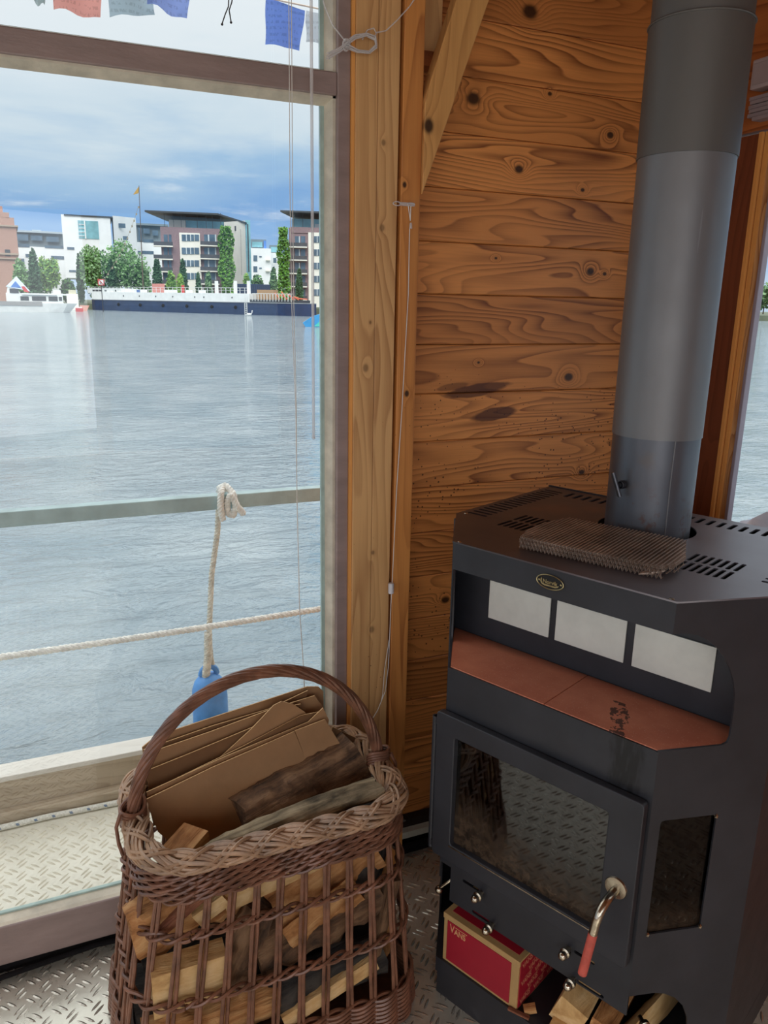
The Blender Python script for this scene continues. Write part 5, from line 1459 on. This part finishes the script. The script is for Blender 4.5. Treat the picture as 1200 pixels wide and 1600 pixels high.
def tree(label, px, D_, top, base, wpx, ms, cone=0.0, cat='tree', name='tree', n=1500, seed=0, group=None, leaf=.30, blobs=1):
    F = Far(px, D_); q = F.p(px, base); tp_ = F.p(px, top); hw = abs(F.p(px + wpx / 2, top).x - F.p(px - wpx / 2, top).x) / 2
    zb = ZQ - .05; zt = tp_.z
    t = thing(name, label, cat, tuple(F.w(0, 0, zb)), F.rz, group)
    rr = random.Random(seed)
    b = MB(); H = zt - zb
    if blobs == 1: foliage(b, (0, 0, H * .5), hw, hw * .8, H * .52, n, leaf, rr, cone)
    else:
        for k in range(blobs):
            a = 2 * PI * k / blobs + rr.uniform(0, 1)
            ro = .5 if k else 0
            foliage(b, (hw * ro * math.cos(a), hw * ro * math.sin(a), H * (.36 + .34 * rr.random()) if k else H * .62), hw * .58, hw * .55, H * .33, n // blobs, leaf, rr)
    b.build('foliage', ms, t, local=True)
    b = MB(); b.tube([(0, 0, -.2), (0, 0, H * .35), (0.1, 0, H * .7)], .2, 6, radii=[.22, .16, .06]); b.build('trunk', M_trunk, t, local=True)
    return t
TG = 'trees on the far bank'
tree('dark conical tree in front of the grey building', 58, 172, 389, 466, 26, [M_leafd, M_leafd], .55, seed=1, group=TG)
tree('bushy green tree left of the dark conical tree beside the mill', 38, 176, 402, 468, 30, [M_leafm, M_leafs], seed=2, group=TG, blobs=5)
tree('light green tree right of the dark conical tree', 80, 176, 400, 466, 36, [M_leafm, M_leafl], seed=3, group=TG, blobs=5, n=1900)
tree('narrow dark cypress under the corner of the white tower', 128, 176, 398, 468, 14, [M_leafd, M_leafd], .6, seed=4, group=TG)
tree('low dark green bush between the two narrow cypresses', 108, 178, 436, 468, 24, [M_leafd, M_leafm], seed=5, group=TG, n=900)
tree('large rounded green tree hiding the foot of the white tower', 153, 174, 378, 466, 52, [M_leafm, M_leafs], seed=6, group=TG, blobs=6, n=2600)
tree('large spreading green tree behind the flag mast', 200, 176, 374, 466, 76, [M_leafm, M_leafs], seed=7, group=TG, blobs=7, n=3400)
tree('dark slender tree between the two large green trees', 177, 172, 406, 468, 18, [M_leafd, M_leafd], .5, seed=8, group=TG)
tree('soft green tree filling in behind the flag mast foot', 226, 178, 408, 466, 34, [M_leafm, M_leafs], seed=9, group=TG, blobs=4)
tree('dark pointed tree in front of the brick flats on the left', 248, 168, 404, 466, 20, [M_leafd, M_leafd], .5, seed=10, group=TG)
tree('yellow green young tree left of the white bay', 269, 166, 424, 466, 18, [M_leafl, M_leafm], .3, seed=11, group=TG, n=900)
tree('dark pointed tree in front of the white bay', 288, 168, 405, 466, 16, [M_leafd, M_leafd], .5, seed=12, group=TG)
tree('small yellow green tree at the foot of the white bay', 283, 162, 428, 468, 14, [M_leafl, M_leafl], .3, seed=13, group=TG, n=700)
tree('short dark pointed tree right of the white bay', 311, 166, 426, 466, 10, [M_leafd, M_leafd], .5, seed=14, group=TG, n=700)
tree('grey green pointed tree before the balconies', 327, 166, 424, 468, 14, [M_leafd, M_leafs], .5, seed=15, group=TG, n=900)
tree('yellow green tree behind the navy container', 386, 172, 428, 458, 14, [M_leafl, M_leafm], .3, seed=16, group=TG, n=700)
tree('round dark green tree above the navy container', 403, 178, 429, 456, 22, [M_leafd, M_leafm], seed=17, group=TG, n=1000)
tree('dark pointed tree between the pale building and the ivy', 428, 166, 418, 466, 16, [M_leafd, M_leafs], .5, seed=18, group=TG)
tree('dark cypress in front of the second brick block', 468, 162, 420, 470, 14, [M_leafd, M_leafd], .6, seed=19, group=TG)
tree('low green shrub at the right end of the barge', 440, 158, 456, 472, 26, [M_leafm, M_leafl], seed=20, group=TG, n=600)
for i, (px, tp_, wd) in enumerate(((1150, 452, 60), (1195, 440, 70), (1250, 446, 70))):
    tree(('hazy tree on the distant bank seen through the right window', 'taller hazy tree in the right window', 'hazy tree at the right edge of the right window')[i], px, 240 + 38 * i, tp_, 486, wd, [M_leafs, M_leafs], seed=30 + i, group='trees seen through the right window', blobs=4, leaf=.6, n=1400)
def ivy(label, px, wpx, top, base, D_, seed):
    F = Far(px, D_); q = F.p(px, base); tp_ = F.p(px, top); hw = abs(F.p(px + wpx / 2, top).x - F.p(px - wpx / 2, top).x) / 2
    b = MB(); rr = random.Random(seed); H = tp_.z - q.z; b2 = MB()
    for _ in range(2200):
        z = rr.random(); ww = hw * (.72 + .28 * math.sin(z * 14 + seed) * .6 + .2 * math.sin(PI * z))
        p = F.w(rr.uniform(-1, 1) * ww, rr.uniform(-.9, .6), q.z + z * H); s = .28 * rr.uniform(.6, 1.3)
        e1 = Vector((rr.gauss(0, 1), rr.gauss(0, 1), rr.gauss(0, 1))).normalized(); e2 = e1.orthogonal().normalized()
        b.cur = rr.randrange(2); b.add([p - e1 * s, p + e2 * s, p + e1 * s, p - e2 * s], [(0, 1, 2, 3)])
    return tag(b.build('climbing_ivy', [M_leafm, simple('ivy_bright_%d' % seed, (112, 164, 66), .7, 0, .2, .8, 0)], recentre=True), label, 'plant', 'ivy columns on the brick flats')
ivy('tall bright green ivy column on the corner of the central brick block', 356, 26, 354, 458, 182, 3)
ivy('bright green ivy column on the left corner of the second brick block', 444, 20, 356, 470, 182, 5)

# --- navy shipping container
F = Far(395, 158); t = fthing('cargo_container', 'navy blue container standing on the quay behind the barge', 'container', F, 395, 462)
b = MB(); F.bx(b, 369, 422, 444, 462, 0, 2.4, ZQ); b.build('container_body', M_navy, t)
b = MB()
for i in range(18): F.bx(b, 370 + i * 2.9, 371 + i * 2.9, 445, 461, -.08, 0)
b.build('ribs', simple('navy_ribs', (28, 44, 70), .5), t)

# --- the barge
A0 = Far(128, 166).w(0, 0, ZW); B0 = Far(474, 126).w(0, 0, ZW)
ax_ = (B0 - A0); LB = ax_.length; ax_.normalize(); nb_ = Vector((-ax_.y, ax_.x, 0))
if nb_.y < 0: nb_ = -nb_
BA = thing('river_barge', 'long navy and white barge moored along the far bank', 'boat', tuple(A0), math.atan2(ax_.y, ax_.x))
MBg = Matrix(((ax_.x, nb_.x, 0, A0.x), (ax_.y, nb_.y, 0, A0.y), (0, 0, 1, 0), (0, 0, 0, 1)))
def LZ(x, y):      # pixel on the barge's side plane -> (length, z)
    P = onP(x, y, A0, nb_); return (P - A0).dot(ax_), P.z
zn = LZ(300, 471.5)[1]; zwh = LZ(300, 460)[1]
W_ = 5.2
def hullring(s, z0, z1, wd): return
b = MB()
prof_ = [(0, .12), (.02, .45), (.06, .85), (.12, 1), (.9, 1), (.96, .8), (1, .25)]
def hull(z0, z1, grow=0.0, e=0.0):
    pts = [(LB * u, (W_ / 2) - (W_ / 2 + grow) * f) for u, f in prof_] + [(LB * u, (W_ / 2) + (W_ / 2 + grow) * f) for u, f in prof_[::-1]]
    q = MB(); q.prism([(x, y, z0) for x, y in pts], (0, 0, z1 - z0), m=MBg); return q
hull(ZW - .3, zn).build('hull', M_navy, BA)
hull(zn, zn + .12, .12).build('rubbing_strake', simple('strake_grey', (150, 156, 160), .5), BA)
q = MB(); q.bb(LB * .05, LB * .79, .25, W_ - .25, zn + .12, zwh + .25, m=MBg); q.build('white_topside', M_bwhite, BA)
q = MB(); q.bb(LB * .02, LB * .20, .6, W_ - .6, zwh, zwh + .95, m=MBg); q.build('deckhouse', M_bwhite, BA)
for (u0, u1) in ((.05, .10), (.115, .125), (.17, .175)):
    q = MB(); q.bb(LB * u0, LB * u1, .53, .6, zwh + .35, zwh + .65, m=MBg); q.build('cabin_window', M_fdgrey, BA)
for u in (.22, .30, .38, .46, .56, .60, .72):
    q = MB(); vs, fs = icos(MBg @ Vector((LB * u, .22, (zn + zwh) / 2 + .2)), .16, 1, (1, .3, 1)); q.add(vs, fs); q.build('porthole', M_fdgrey, BA)
q = MB()
for i in range(40):
    u = .03 + .76 * i / 39; q.bb(LB * u - .03, LB * u + .03, .3, .36, zwh + .2, zwh + 1.15, m=MBg)
q.bb(LB * .03, LB * .79, .3, .36, zwh + 1.1, zwh + 1.16, m=MBg); q.bb(LB * .25, LB * .79, .3, .36, zwh + .7, zwh + .74, m=MBg)
q.build('deck_railing', M_bwhite, BA)
for i, u in enumerate((.62, .70, .755)):
    q = MB(); q.bb(LB * u - .22, LB * u + .22, 2.0, 2.4, zwh + .2, zwh + 2.3, m=MBg); q.build('furled_parasol', M_bwhite, BA)
q = MB(); q.bb(LB * .335, LB * .375, 1.6, 2.6, zwh + .2, zwh + 1.8, m=MBg); q.build('ventilation_box', simple('salmon_box', (204, 136, 126), .6), BA)
q = MB(); q.bb(LB * .47, LB * .48, 1.8, 2.0, zwh + .2, zwh + 1.6, m=MBg); q.build('red_post', M_bred, BA)
for u in (.235, .265, .285, .40, .43, .50, .56):
    q = MB(); q.bb(LB * u, LB * u + .9, 1.2, 2.0, zwh + .2, zwh + .75, m=MBg); q.build('deck_chest', M_bwhite if u != .265 else simple('blue_chest', (92, 120, 170), .6), BA)
q = MB(); q.bb(LB * .79, LB * .955, .35, W_ - .4, zn + .1, zn + .55, m=MBg); q.build('fore_deck', M_fdgrey, BA)
q = MB()
for i in range(14): u = .80 + .15 * i / 13; q.bb(LB * u - .04, LB * u + .04, .3, .4, zn + .3, zn + 1.5, m=MBg)
q.bb(LB * .80, LB * .955, .3, .4, zn + 1.45, zn + 1.52, m=MBg); q.build('fore_railing', M_bwhite, BA)
q = MB(); q.bb(LB * .80, LB * .865, 1.5, 2.6, zn + .5, zn + 2.1, m=MBg); q.build('wheelhouse', simple('varnished_wheelhouse', (178, 142, 104), .5), BA)
q = MB()
for k, (u, dz) in enumerate(((.90, 1.3), (.925, 1.5), (.95, 1.1), (.97, .8))):
    q.tube([MBg @ Vector((LB * u, .9, zn + .6)), MBg @ Vector((LB * (u - .02), .9, zn + dz + .3))], .1, 6); q.tube([MBg @ Vector((LB * u, .9, zn + dz)), MBg @ Vector((LB * (u + .03), .9, zn + .7))], .1, 6)
q.build('orange_deck_gear', simple('orange_gear', (220, 112, 84), .6), BA)
q = MB()
for s in (0, .5): q.bb(LB * .775 + s, LB * .775 + s + .08, -.12, -.04, ZW, zwh, m=MBg)
for k in range(7): q.bb(LB * .775, LB * .775 + .58, -.12, -.04, ZW + .3 * k, ZW + .3 * k + .07, m=MBg)
q.build('ladder', M_bwhite, BA)
for u in (.20, .31, .42, .53, .64, .74):
    q = MB(); vs, fs = icos(MBg @ Vector((LB * u, -.2, (ZW + zn) / 2 + .2)), .32, 1, (1, .4, 1)); q.add(vs, fs); q.build('tyre_fender', M_blackrub, BA)
# barge name letters are too far away to read
# flag mast with yellow pennant
F = Far(219, 160); m0 = F.p(224, 462); m1 = F.p(217, 290)
FM = thing('flag_mast', 'tall thin mast with a small yellow pennant rising behind the barge', 'mast', tuple(F.w(m0.x, 0, ZQ)), F.rz)
q = MB(); q.tube([F.w(m0.x, 0, ZQ), F.w(m1.x, 0, m1.z)], .12, 6, radii=[.14, .05]); q.build('mast_pole', M_trunk, FM)
q = MB(); a_, c_, e_ = F.p(217, 291), F.p(208, 304), F.p(216, 302); q.prism([F.w(a_.x, 0, a_.z), F.w(c_.x, 0, c_.z), F.w(e_.x, 0, e_.z)], (.05, .05, 0)); q.build('pennant', simple('ochre_pennant', (186, 150, 84), .7), FM)
q = MB()
gl_ = [(216.5, 322), (210, 342), (204, 358), (197, 376), (190, 392), (180, 410), (168, 428), (158, 448)]
gp = [F.w(F.p(x, y).x, 0, F.p(x, y).z) for x, y in gl_]; q.tube(gp, .025, 4)
for i in range(14):
    t_ = i / 13 * 6.99; k = int(t_); p = gp[k].lerp(gp[k + 1], t_ - k); q.box(tuple(p - Vector((0, 0, .2))), (.25, .05, .35))
q.build('bunting', simple('faded_bunting', (150, 140, 120), .7), FM)
# red and white no-mooring signs
def sign(px, py, D_, label, s=1.0):
    F = Far(px, D_); c0_ = F.p(px, py); t = thing('mooring_sign', label, 'sign', tuple(F.w(0, 0, ZW if False else ZQ)), F.rz, 'red and white river signs')
    h = abs(F.p(px, py - 5).z - F.p(px, py + 5).z) / 2 * s
    q = MB(); q.bb(-h, h, 0, .06, c0_.z - h, c0_.z + h, m=F.M()); q.build('sign_board', M_bred, t)
    q = MB(); q.bb(-h * .72, h * .72, -.04, 0, c0_.z - h * .72, c0_.z + h * .72, m=F.M()); q.build('sign_field', M_bwhite, t)
    q = MB(); q.box((0, -.06, c0_.z), (h * 1.9, .03, h * .22), Matrix.Rotation(R(45), 3, 'Y'), m=F.M()); q.build('sign_bar', M_bred, t)
    q = MB(); q.bb(-.1 * h - .12 * h, .1 * h - .12 * h, -.05, -.02, c0_.z - h * .4, c0_.z + h * .45, m=F.M()); q.tube([F.M() @ Vector((-.12 * h + h * .32 * math.cos(a), -.05, c0_.z - h * .12 + h * .30 * math.sin(a))) for a in [PI + PI * i / 8 for i in range(9)]], h * .07, 5); q.build('sign_symbol', M_fdgrey, t)
    q = MB(); q.bb(-.06, .06, .06, .16, ZW, c0_.z - h, m=F.M()); q.build('sign_post', M_fdgrey, t)
sign(160, 441, 140, 'red and white square river sign near the left end of the barge')
sign(505, 453, 110, 'red and white square river sign beside the window jamb')
F = Far(156, 150.2)
q = MB(); c_ = F.p(157, 441); h = .85; q.prism([F.w(c_.x - .5 * h, 0, c_.z), F.w(c_.x + .3 * h, 0, c_.z + .55 * h), F.w(c_.x + .3 * h, 0, c_.z - .55 * h)], tuple(F.n * .05))

# --- white river cruiser on the left
F = Far(60, 128)
CR = thing('river_cruiser', 'white cabin cruiser with dark windows lying on the left of the river', 'boat', tuple(F.w(0, 0, ZW)), F.rz)
def zz_(x, y): return F.p(x, y).z
a_, c_ = F.p(-50, 480).x, F.p(122, 480).x; dk = zz_(60, 473.5)
q = MB(); pts = [(a_, 0), (c_ - 3.6, 0), (c_ - 1.4, .45), (c_, 1.6), (c_ - 1.4, 2.75), (c_ - 3.6, 3.2), (a_, 3.2)]
lo = [(a_, .3), (c_ - 4.2, .3), (c_ - 2.2, .8), (c_ - 1.3, 1.6), (c_ - 2.2, 2.4), (c_ - 4.2, 2.9), (a_, 2.9)]
M_ = F.M(); q.loft([[M_ @ Vector((x, y, ZW - .2)) for x, y in lo], [M_ @ Vector((x, y, dk)) for x, y in pts]]); q.build('hull', M_bwhite, CR)
q = MB(); F.bx(q, -50, 66, 470.5, 477, -.05, .0); q.build('grey_side_boards', simple('slate_boards', (150, 150, 150), .7), CR)
q = MB(); x0, x1 = F.p(10, 470).x, F.p(100, 470).x; zr = zz_(60, 459.5)
q.prism([M_ @ Vector(v) for v in ((x0, .35, dk), (x0, .35, zr + .1), (F.p(88, 470).x, .35, zr), (x1, .35, dk))], tuple(F.n * 2.5)); q.build('cabin', M_bwhite, CR)
q = MB(); F.bx(q, 34, 106, 458.6, 461, .1, 3.1); q.build('cabin_roof', M_bwhite, CR)
q = MB(); xa, xb = F.p(9, 460).x, F.p(36, 460).x; zt_ = zz_(20, 448.5); zm = zz_(20, 460)
q.prism([M_ @ Vector(v) for v in ((xa, .5, zm - .3), (xa + .3, .5, zt_), (xb - .9, .5, zt_), (xb, .5, zm - .3))], tuple(F.n * 2.2)); q.build('wheelhouse', M_bwhite, CR)
for (x0_, x1_, y0_, y1_) in ((15, 29, 451, 458), (32, 45, 463, 469.5), (50, 72, 463, 470), (76, 90, 463.5, 470.5), (92, 97, 464, 470)):
    q = MB(); F.bx(q, x0_, x1_, y0_, y1_, .28, .34); q.build('cabin_window', M_fdgrey, CR)
q = MB(); ap = F.p(25, 431.5); l_, r_ = F.p(9, 447.5), F.p(47, 455)
q.loft([[M_ @ Vector((l_.x, .4, l_.z)), M_ @ Vector((r_.x, .4, r_.z)), M_ @ Vector((r_.x, 3, r_.z)), M_ @ Vector((l_.x, 3, l_.z))], [M_ @ Vector((ap.x - .02, 1.68, ap.z)), M_ @ Vector((ap.x + .02, 1.68, ap.z)), M_ @ Vector((ap.x + .02, 1.72, ap.z)), M_ @ Vector((ap.x - .02, 1.72, ap.z))]])
tn = q.build('canopy_tent', simple('tent_pale_blue', (196, 214, 232), .6, 0, .1, .6, 0), CR)
q = MB(); z1 = F.p(22, 444); q.prism([M_ @ Vector((F.p(16, 448).x, .55, F.p(16, 448.5).z)), M_ @ Vector((F.p(24, 440).x, .75, F.p(24, 439).z)), M_ @ Vector((F.p(33, 449).x, .55, F.p(33, 449.5).z))], tuple(F.n * -.1)); q.build('blue_tent_panel', simple('tent_blue', (70, 120, 190), .6), tn)
q = MB(); q.prism([M_ @ Vector((F.p(33, 448).x, .4, F.p(33, 447.5).z)), M_ @ Vector((F.p(38, 447).x, .4, F.p(37, 447).z)), M_ @ Vector((F.p(46, 457).x, .3, F.p(46, 457).z)), M_ @ Vector((F.p(38, 455).x, .3, F.p(38, 456).z))], tuple(F.n * -.1)); q.build('red_tent_flap', M_bred, tn)
# little pink dinghy at the cruiser's bow, red one alongside
F = Far(124, 140); t = thing('dinghy', 'small red dinghy off the bow of the white cruiser', 'boat', tuple(F.w(0, 0, ZW)), F.rz)
q = MB(); F.bx(q, 118, 130, 481.5, 486, 0, 1.5, ZW); q.build('dinghy_hull', M_bred, t); q = MB(); F.bx(q, 120, 128, 479.5, 481.5, .3, 1.2); q.build('white_cushion', M_bwhite, t)
F = Far(133, 150); t = thing('dinghy', 'small salmon pink dinghy at the left end of the barge', 'boat', tuple(F.w(0, 0, ZW)), F.rz)
q = MB(); a_, c_ = F.p(124, 477), F.p(140, 482); M_ = F.M()
q.prism([M_ @ Vector((a_.x, 0, a_.z)), M_ @ Vector((c_.x, 0, a_.z)), M_ @ Vector((c_.x - .5, 0, ZW - .1)), M_ @ Vector((a_.x + .6, 0, ZW - .1))], tuple(F.n * 1.2)); q.build('dinghy_hull', simple('salmon_hull', (220, 160, 144), .6), t)
# small white boats in front of the trees
for i, (x0, x1, y0, y1) in enumerate(((80, 98, 453, 462), (104, 122, 453, 463))):
    F = Far(x0, 160); t = thing('small_motorboat', ('small white motorboat moored just right of the cruiser roof', 'small motorboat with a cream cover moored before the bushes')[i], 'boat', tuple(F.w(0, 0, ZW)), F.rz, 'small boats at the far bank')
    q = MB(); F.bx(q, x0, x1, (y0 + y1) / 2 + 1, y1 + 8, 0, 2.0, ZW); q.build('boat_hull', M_bwhite if i == 0 else M_fcream, t)
    q = MB(); F.bx(q, x0 + 3, x1 - 3, y0, (y0 + y1) / 2 + 1, .3, 1.8); q.build('boat_cabin', M_bwhite if i == 0 else simple('cream_cover', (206, 202, 176), .7), t)
# turquoise boat by the jamb, swan
F = Far(495, 72); t = thing('painted_boat', 'bright blue and turquoise painted boat half hidden by the window jamb', 'boat', tuple(F.w(0, 0, ZW)), F.rz)
a_, c_ = F.p(473, 500).x, F.p(545, 500).x; M_ = F.M(); zt_ = F.p(490, 489.5).z
q = MB(); q.prism([M_ @ Vector(v) for v in ((a_ + .3, 0, ZW - .1), (a_, 0, ZW + .35), (a_ + .9, 0, zt_ - .25), (a_ + 1.8, 0, zt_), (c_, 0, zt_), (c_, 0, ZW - .1))], tuple(F.n * 1.6)); q.build('boat_hull', simple('bright_blue_paint', (58, 156, 216), .5, 0, .12, .6, 0), t)
q = MB(); q.prism([M_ @ Vector(v) for v in ((a_ + 1.0, -.03, ZW + .05), (a_ + 1.5, -.03, ZW + .5), (c_, -.03, ZW + .35), (c_, -.03, ZW))], tuple(F.n * .03)); q.build('turquoise_patch', simple('turquoise_paint', (84, 204, 190), .5), t)
q = MB(); q.prism([M_ @ Vector(v) for v in ((a_ + 1.7, -.03, zt_ - .25), (a_ + 2.0, -.03, zt_ - .08), (a_ + 2.4, -.03, zt_ - .3), (a_ + 2.1, -.03, zt_ - .5))], tuple(F.n * .03)); q.build('white_patch', M_bwhite, t)
F = Far(390, 126); q = MB(); c_ = F.p(389, 486)
vs, fs = icos(F.w(c_.x, 0, ZW + .18), .42, 2, (1, .6, .5)); q.add(vs, fs)
q.tube([F.w(c_.x + .3, 0, ZW + .2), F.w(c_.x + .48, 0, ZW + .5), F.w(c_.x + .44, 0, ZW + .72), F.w(c_.x + .58, 0, ZW + .70)], .07, 6)
tag(q.build('swan', M_bwhite, None, smooth=True, recentre=True), 'white swan floating beside the barge hull', 'bird')
